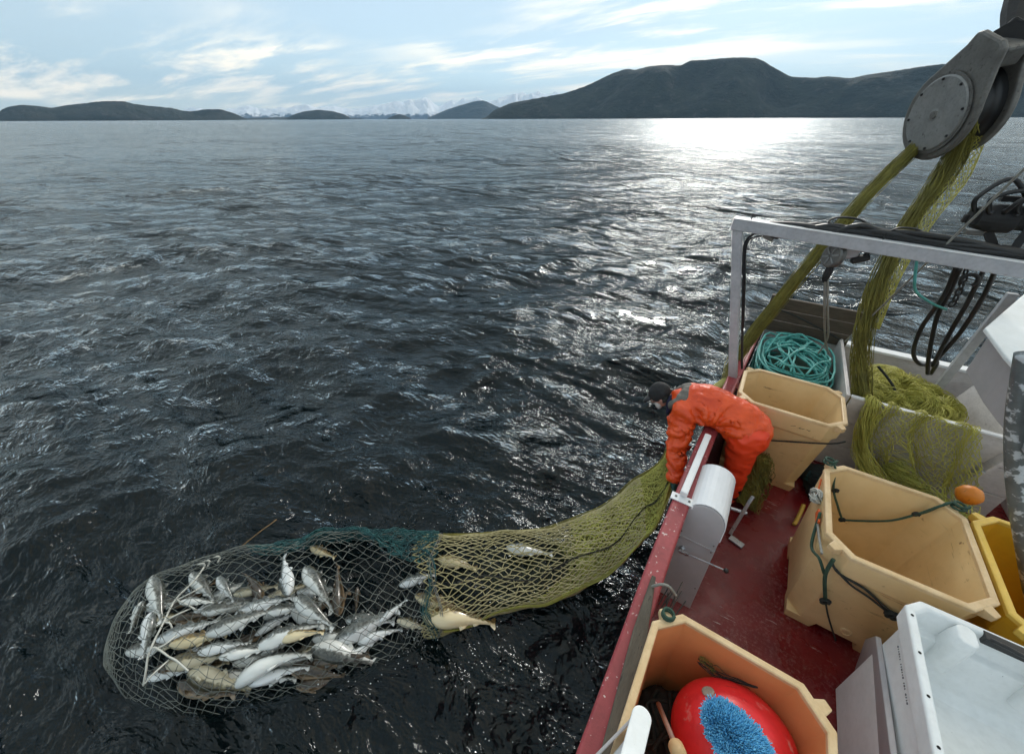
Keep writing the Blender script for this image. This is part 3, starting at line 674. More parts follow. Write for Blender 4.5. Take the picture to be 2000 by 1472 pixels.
# ---------------------------------------------------------------- net hauling block high on the right
def power_block():
    C = at(1838, 222, d=3.4); n = Vector((-.86, -.49, -.16)).normalized()
    best = None                                   # direction in the plate that points along the hanger
    a0 = n.orthogonal().normalized(); b_ = n.cross(a0); c0_ = cam.matrix_world.inverted()
    def scr(p): q = c0_ @ p; return Vector((q.x / -q.z, q.y / -q.z))
    want = Vector((85, 120)).normalized()
    for k in range(360):
        v = a0 * math.cos(R(k)) + b_ * math.sin(R(k)); e_ = (scr(C + v * .3) - scr(C)).normalized().dot(want)
        if best is None or e_ > best[0]: best = (e_, v)
    m = best[1]; s = n.cross(m)
    e = empty('net_block', C - Vector((0, 0, .4)), 'large grey steel net hauling block hanging at the upper right', 'net block')
    def plate(off, th, r=.37, top=.56, w=.16):
        pts = []
        for k in range(-110, 291, 10):
            if 40 < k < 140: continue
            a = R(k); pts.append((math.cos(a) * r, math.sin(a) * r))
        k0 = [p for p in pts]
        pts = [(math.cos(R(k)) * r, math.sin(R(k)) * r) for k in range(145, 396, 10)]
        pts += [(w + .02, top * .8), (w, top * .96), (w - .05, top), (-w + .06, top), (-w, top * .95), (-w - .04, top * .75)]
        P3 = [C + s * x + m * y + n * off for x, y in pts]
        return P3, n * th
    mb = MB(); mb.prism(*plate(.03, -.05)); near = mb.build('side_plate', 'galv', e, bevel=.02)
    mb = MB(); p, d = plate(-.21, -.05, .37, .52, .12); mb.prism(p, d); mb.build('side_plate', 'galv', e, bevel=.015)
    mb = MB(); mb.lathe([(.29, .0), (.29, .018), (.278, .026), (.05, .026), (.03, .03)], C + n * .03, n, 48); cov = mb.build('cover_disc', 'galv_light', e, smooth=False)
    mb = MB(); mb.lathe([(.30, 0), (.314, .008), (.314, .014), (.296, .014)], C + n * .03, n, 48); mb.build('cover_ring', 'galv', e)
    for k in range(8):
        a = R(k * 45 + 12); mb = MB(); mb.lathe([(.011, 0), (.011, .01), (.006, .012)], C + n * .055 + (s * math.cos(a) + m * math.sin(a)) * .266, n, 6); mb.build('bolt', 'black_iron', cov)
    mb = MB(); mb.lathe([(.035, 0), (.03, .012)], C + n * .056, n, 12); mb.build('hub', 'galv', cov)
    mb = MB(); mb.lathe([(.32, -.03), (.26, -.06), (.23, -.11), (.26, -.17), (.32, -.205)], C, n, 40); mb.build('sheave', 'black_rubber', e, smooth=True)
    # yoke between the plates, neck and crane arm
    t0 = C + m * .44 - n * .10
    mb = MB(); mb.loft([[t0 + s * a * .15 + n * b * .08 + m * k for a, b in ((-1, -1), (1, -1), (1, 1), (-1, 1))] for k in (-.06, .08)]); mb.build('yoke', 'galv', e, bevel=.02)
    nk = [at(1944, 96, d=3.62), at(1953, 60, d=3.64), at(1975, 40, d=3.66), at(1992, 18, d=3.68), at(2030, -60, d=3.7)]
    t1 = t0 + m * .06
    mb = MB(); mb.tube([t1, at(1972, 100, d=3.55), at(1980, 55, d=3.6), at(1990, 20, d=3.65), at(2010, -60, d=3.7)], [.12, .085, .085, .12, .12], 10); mb.build('neck', 'black_iron', e)
    mb = MB(); q = at(1985, 62, d=3.6); mb.box(q, (.24, .2, .12), Matrix.Rotation(.5, 3, 'Y')); mb.build('shackle', 'black_iron', e, bevel=.02)
    return C, n, m, s
BC, Bn, Bm, Bs = power_block()

def wander_bundle(name, path, rad, nst, r, mat, parent=None, flat=1.0, twist=1.5, seed=1, steps=60):
    """a hauled net: many twines drawn together along a path"""
    rg = np.random.default_rng(seed); P_ = smooth_path(path, steps); n = len(P_); A = []; B_ = []
    rr = np.interp(np.linspace(0, 1, n), np.linspace(0, 1, len(rad)), rad)
    for k in range(nst):
        ph = rg.uniform(0, 2 * math.pi); q = math.sqrt(rg.random()); w1, w2 = rg.uniform(.5, 2.4), rg.uniform(0, 6.3); pts = []
        for i, p in enumerate(P_):
            t = (P_[min(i + 1, n - 1)] - P_[max(i - 1, 0)]).normalized(); s = t.cross(Vector((.3, -.9, .2))).normalized(); u = s.cross(t)
            f = i / n; a = ph + twist * f * 2 + .5 * math.sin(w1 * 6 * f + w2); qq = q * (1 + .25 * math.sin(w1 * 9 * f + w2 * 2))
            pts.append(p + (s * math.cos(a) + u * math.sin(a) * flat) * rr[i] * qq)
        A += pts[:-1]; B_ += pts[1:]
    return segments_mesh(name, np.array([tuple(a) for a in A]), np.array([tuple(b) for b in B_]), r, mat, parent)
def skin_tube(path, rad, flat=1.0):
    P_ = smooth_path(path, 60); n = len(P_); pp = np.array([tuple(p) for p in P_]); rr = np.interp(np.linspace(0, 1, n), np.linspace(0, 1, len(rad)), rad)
    T = np.gradient(pp, axis=0); T /= np.linalg.norm(T, axis=1, keepdims=True)
    S_ = np.cross(T, [.3, -.9, .2]); S_ /= np.linalg.norm(S_, axis=1, keepdims=True); U_ = np.cross(S_, T)
    def S(u, v):
        i = v * (n - 1); k = np.clip(i.astype(int), 0, n - 2); f = (i - k)[..., None]
        lerp = lambda a: a[k] * (1 - f) + a[k + 1] * f
        r_ = (rr[k] * (1 - f[..., 0]) + rr[k + 1] * f[..., 0])[..., None]; a = (u * 2 * np.pi)[..., None]
        return lerp(pp) + (lerp(S_) * np.cos(a) + lerp(U_) * np.sin(a) * flat) * r_
    return S
# net running up from the water side, over the sheave and down into the pen
hn = empty('hauled_net', (.9, 5.0, DECK), 'olive and yellow net running up over the hauling block and down into the pen', 'net')
sh0 = BC - Bn * .14
down_l = sh0 - Bs * .0
_sc = lambda p: (lambda q: (1000 + FPX * q.x / -q.z, 736 - FPX * q.y / -q.z))(cam.matrix_world.inverted() @ p)
def rim_pt(px):        # lowest reachable point of the groove nearest that sight line
    c_ = BC - Bn * .11; return min((c_ + (Bs * math.cos(R(k)) + Bm * math.sin(R(k))) * .27 for k in range(0, 360, 3)), key=lambda p: (Vector(_sc(p)) - Vector(px)).length)
lp = [at(1418, 745, y=4.55), at(1432, 708, y=4.85), at(1480, 640, y=4.95), at(1580, 515, y=5.05), at(1690, 385, y=5.3), rim_pt((1770, 285))]
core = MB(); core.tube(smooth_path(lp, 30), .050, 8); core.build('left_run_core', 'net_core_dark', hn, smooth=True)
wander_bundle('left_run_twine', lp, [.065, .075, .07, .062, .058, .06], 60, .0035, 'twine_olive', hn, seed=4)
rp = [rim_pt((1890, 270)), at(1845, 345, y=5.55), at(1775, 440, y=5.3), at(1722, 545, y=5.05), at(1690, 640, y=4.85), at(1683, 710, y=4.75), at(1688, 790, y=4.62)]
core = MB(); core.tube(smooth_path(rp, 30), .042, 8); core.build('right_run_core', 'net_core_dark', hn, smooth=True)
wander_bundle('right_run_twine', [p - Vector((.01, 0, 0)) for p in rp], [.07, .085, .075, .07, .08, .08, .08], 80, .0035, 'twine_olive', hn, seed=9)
rp2 = [p + Vector((.085, .03, 0)) for p in rp[:5]]
A_, B2 = diamond(skin_tube(rp2, [.06, .10, .09, .06, .03], .5), 14, 60, jit=.25)
segments_mesh('loose_mesh', A_, B2, .0028, 'twine_yellow', hn)
over = [rp[0], BC - Bn * .11 + Bm * .27, lp[-1]]
wander_bundle('over_sheave_twine', over, [.07, .05, .06], 40, .004, 'twine_olive', hn, seed=14)

# small line hauler hanging under the beam
lh = empty('line_hauler', at(1625, 520, y=4.4), 'small grey line hauler wheel hanging under the gantry beam', 'hauler')
c = at(1628, 500, y=4.36); ax = Vector((-.75, -.62, .1)).normalized()
mb = MB(); mb.lathe([(.085, -.03), (.10, -.02), (.075, 0), (.10, .02), (.085, .03)], c, ax, 26); mb.build('wheel', 'galv', lh, smooth=False)
for k in range(6):
    a = R(60 * k); s_ = ax.orthogonal().normalized(); u_ = ax.cross(s_); d_ = s_ * math.cos(a) + u_ * math.sin(a)
    mb = MB(); mb.bar(c + ax * .03 + d_ * .015, c + ax * .03 + d_ * .075, .014, .012, up=ax); mb.build('spoke', 'galv_light', lh)
mb = MB(); mb.box(c + Vector((.10, .05, .04)), (.13, .10, .10)); mb.build('motor', 'panel_grey_and_shade', lh, bevel=.012)
mb = MB(); mb.bar(c + Vector((.13, .0, -.02)), c + Vector((.24, .02, .03)), .07, .05); mb.bar(c + Vector((.2, 0, .03)), c + Vector((.24, .02, .10)), .03, .03); mb.build('bracket', 'black_iron', lh, bevel=.01)
h0 = at(1616, 535, y=4.34)
mb = MB(); mb.loft([octo(h0.x - .03, h0.x + .03, h0.y - .02, h0.y + .02, h0.z + z, i, .012) for z, i in ((-.07, .012), (-.02, 0), (.05, .0), (.07, .012))]); mb.build('hook_block', 'black_iron', lh, bevel=.004)
# teal rope falling from the hauler into the coil
for dx in (0, .022):
    mb = MB(); mb.tube(smooth_path([at(1612 + dx * 200, 545, y=4.345), at(1610 + dx * 300, 610, y=4.5), at(1612 + dx * 200, 660, y=4.95), at(1598 - dx * 900 + 20, 690, y=5.15)], 24), .0095, 6)
    tag(mb.build('rope', 'rope_grey', smooth=True), ['grey-green rope hanging from the line hauler into the coil, left strand', 'grey-green rope hanging from the line hauler into the coil, right strand'][dx > 0], 'rope')

# coil of teal rope in the pen
def rope_coil():
    rg = random.Random(3); e = empty('rope_coil', (.75, 5.25, DECK), 'big tangled coil of turquoise rope in the wooden pen', 'rope')
    pts = []; cx_, cy_ = .74, 5.25
    for k in range(46):
        z = DECK + .10 + .80 * (k / 46) ** .9; ax_, ay_ = .36 + rg.uniform(-.06, .05), .56 + rg.uniform(-.10, .07)
        ox, oy = rg.uniform(-.03, .03), rg.uniform(-.05, .05); tl = rg.uniform(-.05, .05); t2 = rg.uniform(-.05, .05)
        for a in range(0, 360, 18):
            q = R(a + k * 11); ex = abs(math.cos(q)) ** .6 * (1 if math.cos(q) > 0 else -1); ey = abs(math.sin(q)) ** .6 * (1 if math.sin(q) > 0 else -1)
            pts.append((cx_ + ox + ax_ * ex, cy_ + oy + ay_ * ey, z + tl * math.cos(q) + t2 * math.sin(q) + .012 * math.sin(5 * q + k)))
    mb = MB(); mb.tube(pts, .0115, 6); mb.build('coil_turns', 'rope_teal', e, smooth=True)
    mb = MB()
    for k in range(24):
        a = rg.uniform(0, 6.28); b = a + rg.uniform(1.6, 3.6); c1 = Vector((cx_ + .34 * math.cos(a), cy_ + .52 * math.sin(a), DECK + .90)); c2 = Vector((cx_ + .34 * math.cos(b), cy_ + .52 * math.sin(b), DECK + .88))
        m = (c1 + c2) / 2 + Vector((rg.uniform(-.18, .18), rg.uniform(-.25, .25), rg.uniform(.03, .11)))
        mb.tube(smooth_path([c1, c1.lerp(m, .6) + Vector((rg.uniform(-.05, .05), 0, .02)), m, c2], 18), .0115, 6)
    mb.build('loose_turns', 'rope_teal', e, smooth=True)
    mb = MB(); mb.ell((cx_, cy_, DECK + .42), (.34, .54, .42), seg=24, rings=12); mb.build('coil_heart', 'rope_green', e, smooth=True)
rope_coil()

# yellow net heaped in the pen
def net_heap():
    rg = random.Random(8); e = empty('net_heap', (1.75, 5.1, DECK), 'bright yellow-green net heaped in the white board pen', 'net')
    def lump(q, nn): return .022 * mnoise.noise(q * 9) + .016 * mnoise.noise(q * 24)
    mb = MB(); mb.ell((1.72, 5.1, DECK + .40), (.42, .5, .42)); mb.ell((1.52, 4.85, DECK + .66), (.20, .24, .22)); mb.ell((1.72, 4.92, DECK + .68), (.2, .2, .2)); mb.ell((1.95, 4.9, DECK + .66), (.24, .24, .22)); mb.ell((1.62, 5.3, DECK + .78), (.24, .22, .2))
    rem = remeshed('heap_body', mb, .022, 'net_core', e, 4, lump)
    for k in range(12):                                         # folded ropes of net lying over each other
        p = Vector((rg.uniform(1.4, 2.05), rg.uniform(4.75, 5.3), DECK + rg.uniform(.82, .93))); a = rg.uniform(0, 6.28); pth = []
        for i in range(5):
            q = p + Vector((math.cos(a) * .12 * i, math.sin(a) * .12 * i, 0)); a += rg.uniform(-.7, .7)
            q.x = min(2.15, max(1.36, q.x)); q.y = min(5.45, max(4.66, q.y)); q.z = DECK + .93 - .75 * ((q.x - 1.74) ** 2 + (q.y - 5.05) ** 2) + rg.uniform(-.02, .03); pth.append(q)
        wander_bundle('fold_twine', pth, [.05, .085, .09, .085, .05], 70, .0028, 'twine_yellow', e, twist=2.5, seed=20 + k, steps=24)
        c_ = MB(); c_.tube(smooth_path(pth, 20), .055, 8); c_.build('fold_core', 'net_core', e, smooth=True)
    mb = MB(); mb.tube(smooth_path([at(1715, 715, y=4.95), at(1745, 755, y=4.85), at(1755, 800, y=4.66)], 20), .012, 6); mb.build('dark_cord', 'rope_dark', e, smooth=True)
net_heap()

# net draped over the pen board, with its float, and dark net on deck
dn = empty('draped_net', (1.75, 4.1, DECK), 'yellow-green net draped over the white pen board down to the deck', 'net')
def drape(u, v):
    # u across, v from inside the pen over the board edge down to the deck
    top = 1.50
    yy = np.where(v < .15, 4.62 - v / .15 * .14, np.where(v < .6, 4.47 - (v - .15) * .28, 4.344 - (v - .6) * 1.75))
    zz = np.where(v < .15, top - .06 + v / .15 * .07, np.where(v < .6, top + .01 - (v - .15) / .45 * .62, top - .61 - (v - .6) / .4 * .18))
    xx = 1.36 + (u - .0) * (.86 + .12 * v) + .42 * np.clip(v - .25, 0, 1) * (1 - .35 * u) + .03 * np.sin(u * 17 + v * 5) + .03 * np.sin(9 * v + 4 * u)
    yy = yy - .05 * np.abs(np.sin(u * 9.5 + v * 3.1)) * np.clip(v * 3, 0, 1) - .03 * np.sin(u * 23)
    hole = np.exp(-(((u - .36) / .10) ** 2 + ((v - .55) / .16) ** 2)); sx = np.sign(u - .36)
    xx = xx + .10 * hole * sx
    return np.stack([xx, yy, zz + .02 * np.sin(u * 31 + v * 11)], -1)
for q in range(2):
    A_, B2 = diamond(lambda u, v, q=q: drape(u * (.97 - .04 * q) + .02 * q, v) + np.array([.012 * q, -.02 * q, .0]), 26, 40, wrap=False, jit=.28)
    segments_mesh('drape_mesh', A_, B2, .0034, ('twine_yellow', 'twine_yellow', 'twine_green')[q], dn)
wander_bundle('gathered_edge', [Vector((1.38, 4.60, 1.45)), Vector((1.39, 4.44, 1.49)), Vector((1.42, 4.36, 1.25)), Vector((1.50, 4.30, 1.0)), Vector((1.66, 4.15, .82)), Vector((1.85, 3.95, .74))], [.04, .05, .06, .07, .09, .10], 90, .003, 'twine_yellow', dn, seed=31)
wander_bundle('tangle', [Vector((1.75, 4.30, .98)), Vector((1.95, 4.12, .84)), Vector((2.2, 3.9, .78)), Vector((2.45, 3.75, .76))], [.08, .16, .17, .12], 120, .003, 'twine_green', dn, seed=33, twist=4)
mb = MB(); mb.lathe([(.01, -.075), (.05, -.066), (.075, -.03), (.08, 0), (.075, .03), (.05, .066), (.01, .075)], at(1893, 966, y=3.72), (.9, .1, .25), 22)
tag(mb.build('float', 'float_orange', smooth=True), 'round orange net float caught in the draped net at right', 'float')
mb = MB(); mb.ell((1.55, 3.95, DECK + .05), (.42, .34, .13)); mb.ell((2.05, 3.75, DECK + .08), (.45, .32, .13)); mb.ell((1.3, 4.15, DECK + .05), (.2, .2, .1))
dk = empty('net_pile', (1.7, 3.9, DECK), 'pile of dark green-black net on deck below the draped net', 'net')
remeshed('pile_body', mb, .03, 'black_net', dk, 3, lambda q, nn: .03 * mnoise.noise(q * 14))
for k in range(4):
    rg = random.Random(60 + k); pth = [Vector((1.15 + .35 * i + rg.uniform(-.05, .05), 3.95 - .08 * i + rg.uniform(-.15, .15), DECK + .17 + rg.uniform(-.02, .04))) for i in range(4)]
    wander_bundle('pile_twine', pth, [.05, .09, .09, .05], 40, .003, 'black_net' if k % 2 else 'twine_teal', dk, twist=3, seed=70 + k, steps=20)
# green net hanging behind the housing, beside the person's leg
gn = empty('net_scrap', (.68, 3.3, DECK), 'small bunch of olive net on deck beside the person and far tub', 'net')
wander_bundle('scrap_twine', [Vector((.62, 3.52, 1.12)), Vector((.66, 3.50, .95)), Vector((.66, 3.42, .75)), Vector((.62, 3.30, .60))], [.06, .10, .13, .14], 110, .003, 'twine_olive', gn, seed=44)
core = MB(); core.tube([(.62, 3.55, 1.08), (.66, 3.52, .9), (.65, 3.44, .7), (.62, 3.34, .58)], [.03, .06, .085, .09], 8); core.build('scrap_core', 'net_core', gn, smooth=True)

# ---------------------------------------------------------------- person bending over the rail
per = empty('person', (.46, 3.42, DECK), 'person in orange oilskins and black cap bending over the rail, hauling the net', 'person')
def limb(mb, pts, seg=14):
    P_ = [Vector(p[:3]) for p in pts]; rr = [p[3] for p in pts]
    pp = smooth_path(P_, 10 * (len(P_) - 1)); n = len(pp); m = len(P_)
    r2 = [float(np.interp(i / (n - 1) * (m - 1), range(m), rr)) for i in range(n)]
    mb.tube(pp, r2, seg); mb.ell(pp[0], (r2[0],) * 3, seg=12, rings=8); mb.ell(pp[-1], (r2[-1],) * 3, seg=12, rings=8)
ARM_L = [(-.155, 3.27, 1.50, 0.114), (-.135, 3.20, 1.34, 0.102), (-.105, 3.11, 1.18, 0.093), (-.065, 3.03, 1.05, 0.079), (-.036, 2.955, .945, 0.067)]
ARM_R = [(-.16, 3.62, 1.48, 0.114), (-.20, 3.62, 1.32, 0.102), (-.21, 3.56, 1.17, 0.090), (-.17, 3.45, 1.04, 0.079), (-.13, 3.34, .95, 0.065)]
LEG_L = [(.40, 3.33, 1.40, .150), (.43, 3.31, 1.15, .125), (.455, 3.30, .95, .108), (.47, 3.31, .78, .098), (.48, 3.31, .64, .088)]
LEG_R = [(.40, 3.53, 1.38, .145), (.43, 3.53, 1.15, .120), (.47, 3.53, .95, .105), (.49, 3.53, .78, .096), (.50, 3.53, .64, .086)]
# the body itself: one continuous figure (skin shows only at the face and neck)
mb = MB()
limb(mb, [(.36, 3.43, 1.40, .12), (.16, 3.43, 1.49, .12), (-.05, 3.43, 1.53, .125), (-.22, 3.44, 1.51, .075), (-.30, 3.44, 1.49, .058), (-.36, 3.44, 1.485, .058)])
for L in (ARM_L, ARM_R, LEG_L, LEG_R): limb(mb, [(a, b, c, r * .62) for a, b, c, r in L])
# head: facing down over the water, profile towards the viewer
fd = Vector((-.72, -.12, -.68)).normalized(); ud = Vector((-.70, 0, .72)); ud = (ud - fd * ud.dot(fd)).normalized(); sd = fd.cross(ud)
HC = Vector((-.425, 3.43, 1.475)); HM = Matrix((fd, sd, ud)).transposed()
H = lambda f, s, u: HC + fd * f + sd * s + ud * u
mb.ell(HC, (.098, .078, .112), HM); mb.ell(H(.025, 0, -.055), (.07, .058, .065), HM)          # skull and jaw
mb.ell(H(.103, 0, -.022), (.022, .014, .026), HM); mb.ell(H(.092, 0, .022), (.02, .05, .014), HM)     # nose, brow
mb.ell(H(.088, 0, -.075), (.02, .026, .012), HM); mb.ell(H(.075, 0, -.105), (.026, .03, .02), HM)   # lips, chin
for s in (-1, 1): mb.ell(H(-.005, s * .08, -.02), (.02, .008, .03), HM)                        # ears
body_o = remeshed('body', mb, .009, 'skin', per, 2)
for s in (-1, 1):
    mb = MB(); mb.ell(H(.086, s * .032, .0), (.010, .014, .010), HM, 10, 6); mb.build('eye', 'hair_white', per, smooth=True)
mb = MB(); mb.ell(H(.086, 0, -.052), (.022, .036, .014), HM); mb.ell(H(.06, .045, -.07), (.03, .02, .045), HM); mb.ell(H(.06, -.045, -.07), (.03, .02, .045), HM); mb.ell(H(.078, 0, -.105), (.028, .034, .03), HM)
remeshed('beard', mb, .008, 'hair_white', per, 2, lambda q, n_: .003 * mnoise.noise(q * 90))
mb = MB()
for s in (-1, 1): mb.ell(H(-.03, s * .066, -.02), (.045, .018, .05), HM)
mb.ell(H(-.065, 0, -.03), (.04, .06, .05), HM); remeshed('hair', mb, .009, 'rope_dark', per, 2)
# cap with a short stiff brim
mb = MB(); mb.ell(H(-.012, 0, .035), (.118, .098, .105), HM, 20, 14); mb.ell(H(-.02, 0, .085), (.085, .075, .06), HM)
cap = remeshed('cap', mb, .010, 'cap_black', per, 4, lambda q, n_: .004 * mnoise.noise(q * 30))
mb = MB(); mb.loft([[H(.085 + .105 * math.cos(R(a)) * k, .08 * math.sin(R(a)) * (1 if k else 1), .030 - .018 * math.cos(R(a)) * k + dz) for a in range(-90, 91, 15)] for k, dz in ((0.0, .008), (1.0, .008), (1.0, -.006), (0.0, -.006))]); mb.build('cap_brim', 'cap_black', cap, smooth=True)
# orange jacket
def folds(q, n_):
    a = .014 * mnoise.noise(Vector((q.x * 5, q.y * 7, q.z * 12))) + .006 * mnoise.noise(Vector((q.x * 14 + 3, q.y * 14, q.z * 22)))
    d = math.hypot(q.x - .10, q.z - 1.42)                        # creases radiating from where the belly bends over the rail
    an = math.atan2(q.z - 1.42, q.x - .10)
    a += .020 * math.sin(an * 10 + 3 * mnoise.noise(q * 5)) * math.exp(-((d - .18) / .13) ** 2) * (1 if q.y < 3.43 else .3)
    a += .011 * math.sin(q.z * 46 + 6 * mnoise.noise(q * 6)) * (1 if q.x < -.0 and q.z < 1.36 else 0)
    a += .020 * (.32 - abs(mnoise.noise(Vector((q.x * 7 + 2 * q.z, q.y * 9, q.z * 13 - 3 * q.x))))) + .012 * (.3 - abs(mnoise.noise(Vector((q.x * 17, q.y * 15 + 4, q.z * 21)))))     # sharp stiff creases
    return a
mb = MB()
limb(mb, [(.42, 3.43, 1.42, .190), (.30, 3.43, 1.49, .190), (.14, 3.43, 1.53, .185), (-.02, 3.43, 1.54, .195), (-.14, 3.44, 1.52, .175), (-.22, 3.44, 1.505, .12)], 20)
mb.ell((.02, 3.43, 1.53), (.23, .24, .165)); mb.ell((.34, 3.43, 1.46), (.2, .22, .18)); mb.ell((-.10, 3.43, 1.53), (.14, .24, .15))
for L in (ARM_L, ARM_R): limb(mb, [(a, b, c, r * 1.06) for a, b, c, r in L])
jk = remeshed('jacket', mb, .012, 'oilskin', per, 6, folds)
mb = MB(); q = Vector(ARM_L[-1][:3]); dr = (q - Vector(ARM_L[-2][:3])).normalized(); mb.lathe([(.066, -.03), (.075, -.02), (.077, .02), (.068, .028)], q + dr * .02, dr, 18); mb.build('cuff', 'oilskin', jk, smooth=True)
q = Vector(ARM_R[-1][:3]); dr = (q - Vector(ARM_R[-2][:3])).normalized(); mb = MB(); mb.lathe([(.056, -.03), (.064, -.02), (.065, .02), (.058, .028)], q + dr * .02, dr, 18); mb.build('cuff', 'oilskin', jk, smooth=True)
# trousers
mb = MB(); mb.ell((.42, 3.43, 1.38), (.18, .215, .19)); mb.ell((.47, 3.34, 1.40), (.125, .13, .16)); mb.ell((.47, 3.52, 1.40), (.125, .13, .16))
for L in (LEG_L, LEG_R): limb(mb, [(a, b, c, r * 1.0) for a, b, c, r in L])
remeshed('trousers', mb, .014, 'oilskin_trousers', per, 5, lambda q, n_: .010 * mnoise.noise(Vector((q.x * 8, q.y * 8, q.z * 15))) + .018 * (.3 - abs(mnoise.noise(Vector((q.x * 8, q.y * 9, q.z * 14))))))
for L in (LEG_L, LEG_R):
    x, y, z, r = L[-1]; mb = MB(); limb(mb, [(x + .01, y, .80, .085), (x + .01, y, .66, .08), (x, y, .60, .07)]); mb.ell((x - .06, y, DECK + .05), (.15, .055, .05)); remeshed('boot', mb, .012, 'black_rubber', per, 3)
# grey hood bunched round the neck, navy scarf under the chin
mb = MB()
for k in range(13):
    a = 2 * math.pi * k / 13; q = Vector((-.235, 3.43, 1.545)) + Vector((.045 * math.cos(a), .13 * math.sin(a), .085 * math.cos(a))); mb.ell(q, (.062, .06, .052))
mb.ell((-.165, 3.43, 1.62), (.085, .13, .055)); mb.ell((-.20, 3.33, 1.57), (.07, .05, .06))
remeshed('hood', mb, .011, 'hood_grey', per, 3, lambda q, n_: .014 * mnoise.noise(Vector((q.x * 22, q.y * 9, q.z * 18))))
mb = MB(); mb.ell((-.32, 3.40, 1.46), (.03, .08, .085)); mb.ell((-.30, 3.37, 1.39), (.028, .05, .07)); remeshed('scarf', mb, .01, 'navy', per, 2)
# gloves: palm and five bent fingers closed on the net
def glove(w, d, side, up):
    d = Vector(d).normalized(); side = Vector(side); side = (side - d * side.dot(d)).normalized(); nn = d.cross(side) * up
    w = Vector(w); mb = MB()
    limb(mb, [tuple(w - d * .05) + (.042,), tuple(w) + (.036,), tuple(w + d * .035) + (.034,)], 12)
    for k in (-1, 0, 1): mb.ell(w + d * .045 + side * .022 * k, (.028, .026, .028))
    for k, L in zip((-1.5, -.5, .5, 1.5), (.062, .072, .068, .054)):
        b = w + d * .070 + side * .021 * k; j1 = b + d * L * .42 - nn * L * .22; j2 = j1 + d * L * .10 - nn * L * .40; j3 = j2 - d * L * .26 - nn * L * .18
        limb(mb, [tuple(b - d * .02) + (.0125,), tuple(b) + (.0125,), tuple(j1) + (.0115,), tuple(j2) + (.0105,), tuple(j3) + (.009,)], 8)
    b = w + d * .015 - side * .036; j1 = b + d * .03 - side * .022 - nn * .018; j2 = j1 + d * .028 + side * .006 - nn * .026
    limb(mb, [tuple(b) + (.016,), tuple(j1) + (.014,), tuple(j2) + (.011,)], 8)
    return mb
remeshed('glove', glove((-.014, 2.895, .86), (.15, -.45, -.75), (.25, -.85, .5), 1), .006, 'glove_green', per, 1)
remeshed('glove', glove((-.10, 3.27, .87), (.1, -.45, -.8), (.2, -.9, .4), 1), .007, 'glove_green', per, 1)

# ---------------------------------------------------------------- the net bag in the water
ST = [((214, 1302), (219, 1332), .0, .10), ((240, 1212), (248, 1375), .0, .24), ((312, 1138), (332, 1395), .03, .37), ((422, 1102), (440, 1388), .04, .41), ((540, 1076), (560, 1352), .04, .41),
      ((640, 1058), (690, 1318), .04, .37), ((740, 1048), (788, 1270), .04, .29), ((845, 1048), (850, 1244), .04, .22), ((940, 1042), (950, 1208), .05, .14), ((1030, 1036), (1050, 1182), .09, .12),
      ((1110, 1020), (1140, 1152), .18, .10), ((1180, 986), (1205, 1106), .36, .09), ((1240, 940), (1255, 1058), .58, .085), ((1295, 892), (1300, 985), .80, .08), ((1352, 812), (1352, 880), 1.02, .075), ((1412, 738), (1418, 775), 1.25, .06)]
_c, _w, _h = [], [], []
for (a, b, z, h) in ST:
    pa, pb = at(*a, z=z), at(*b, z=z); _c.append((pa + pb) / 2); _w.append((pa - pb) / 2); _h.append(h)
_c[-1] = at(1418, 745, y=4.55); _w[-1] = Vector((-.05, .02, 0)); _c[-2] = Vector((-.12, 3.95, .98)); _w[-2] = Vector((-.09, .03, 0)); _h[-1] = .05
for k_ in range(7): _w[k_].z = .10; _c[k_].z -= .02 if k_ > 2 else .06    # the near side hangs under water
_C = np.array([tuple(p) for p in smooth_path(_c, 15 * 12)]); _W = np.array([tuple(p) for p in smooth_path(_w, 15 * 12)])
_H = np.interp(np.linspace(0, len(ST) - 1, len(_C)), range(len(ST)), _h); NS = len(ST) - 1
def bag(u, sv, swell=1.0):
    """u round the net (0 = far edge, .25 = top), sv = station"""
    i = np.clip(sv / NS, 0, 1) * (len(_C) - 1); k = np.clip(i.astype(int), 0, len(_C) - 2); f = (i - k)[..., None]
    c = _C[k] * (1 - f) + _C[k + 1] * f; w = _W[k] * (1 - f) + _W[k + 1] * f; h = (_H[k] * (1 - f[..., 0]) + _H[k + 1] * f[..., 0])
    a = u * 2 * np.pi; lump = 1 + .07 * np.sin(sv * 2.3 + 3 * np.sin(a)) + .05 * np.sin(sv * 5.1 + a * 2) + .05 * np.sin(sv * 8.3 - a * 3)
    p = c + w * (np.cos(a) * swell * (1 + .035 * np.sin(sv * 3.7 + 1.3 * np.cos(a)) + .02 * np.sin(sv * 9.1)))[..., None]; p = p.copy(); p[..., 2] += np.sin(a) * h * lump * swell
    return p
net = empty('fishing_net', (-2.0, .6, 0), 'net bag full of cod floating alongside, drawn in over the boat rail', 'net')
A_, B2 = diamond(lambda u, v: bag(u, v * 7.0), 40, 58, jit=.18); segments_mesh('cod_end_mesh', A_, B2, .0026, 'twine_codend', net)
A_, B2 = diamond(lambda u, v: bag(u, 6.75 + v * 5.4 + .12 * np.sin(u * 25) * (1 - v)), 46, 48, jit=.20); segments_mesh('funnel_mesh', A_, B2, .0052, 'twine_funnel', net)
A_, B2 = diamond(lambda u, v: bag(u * .36 + .48, 8.0 + v * 7.0, .99), 30, 110, wrap=False, jit=.3); segments_mesh('funnel_band', A_, B2, .0042, 'twine_green', net)
A_, B2 = diamond(lambda u, v: bag(u, 10.0 + v * 5.0, .97), 54, 80, jit=.3); segments_mesh('funnel_neck', A_, B2, .0045, 'twine_green', net)
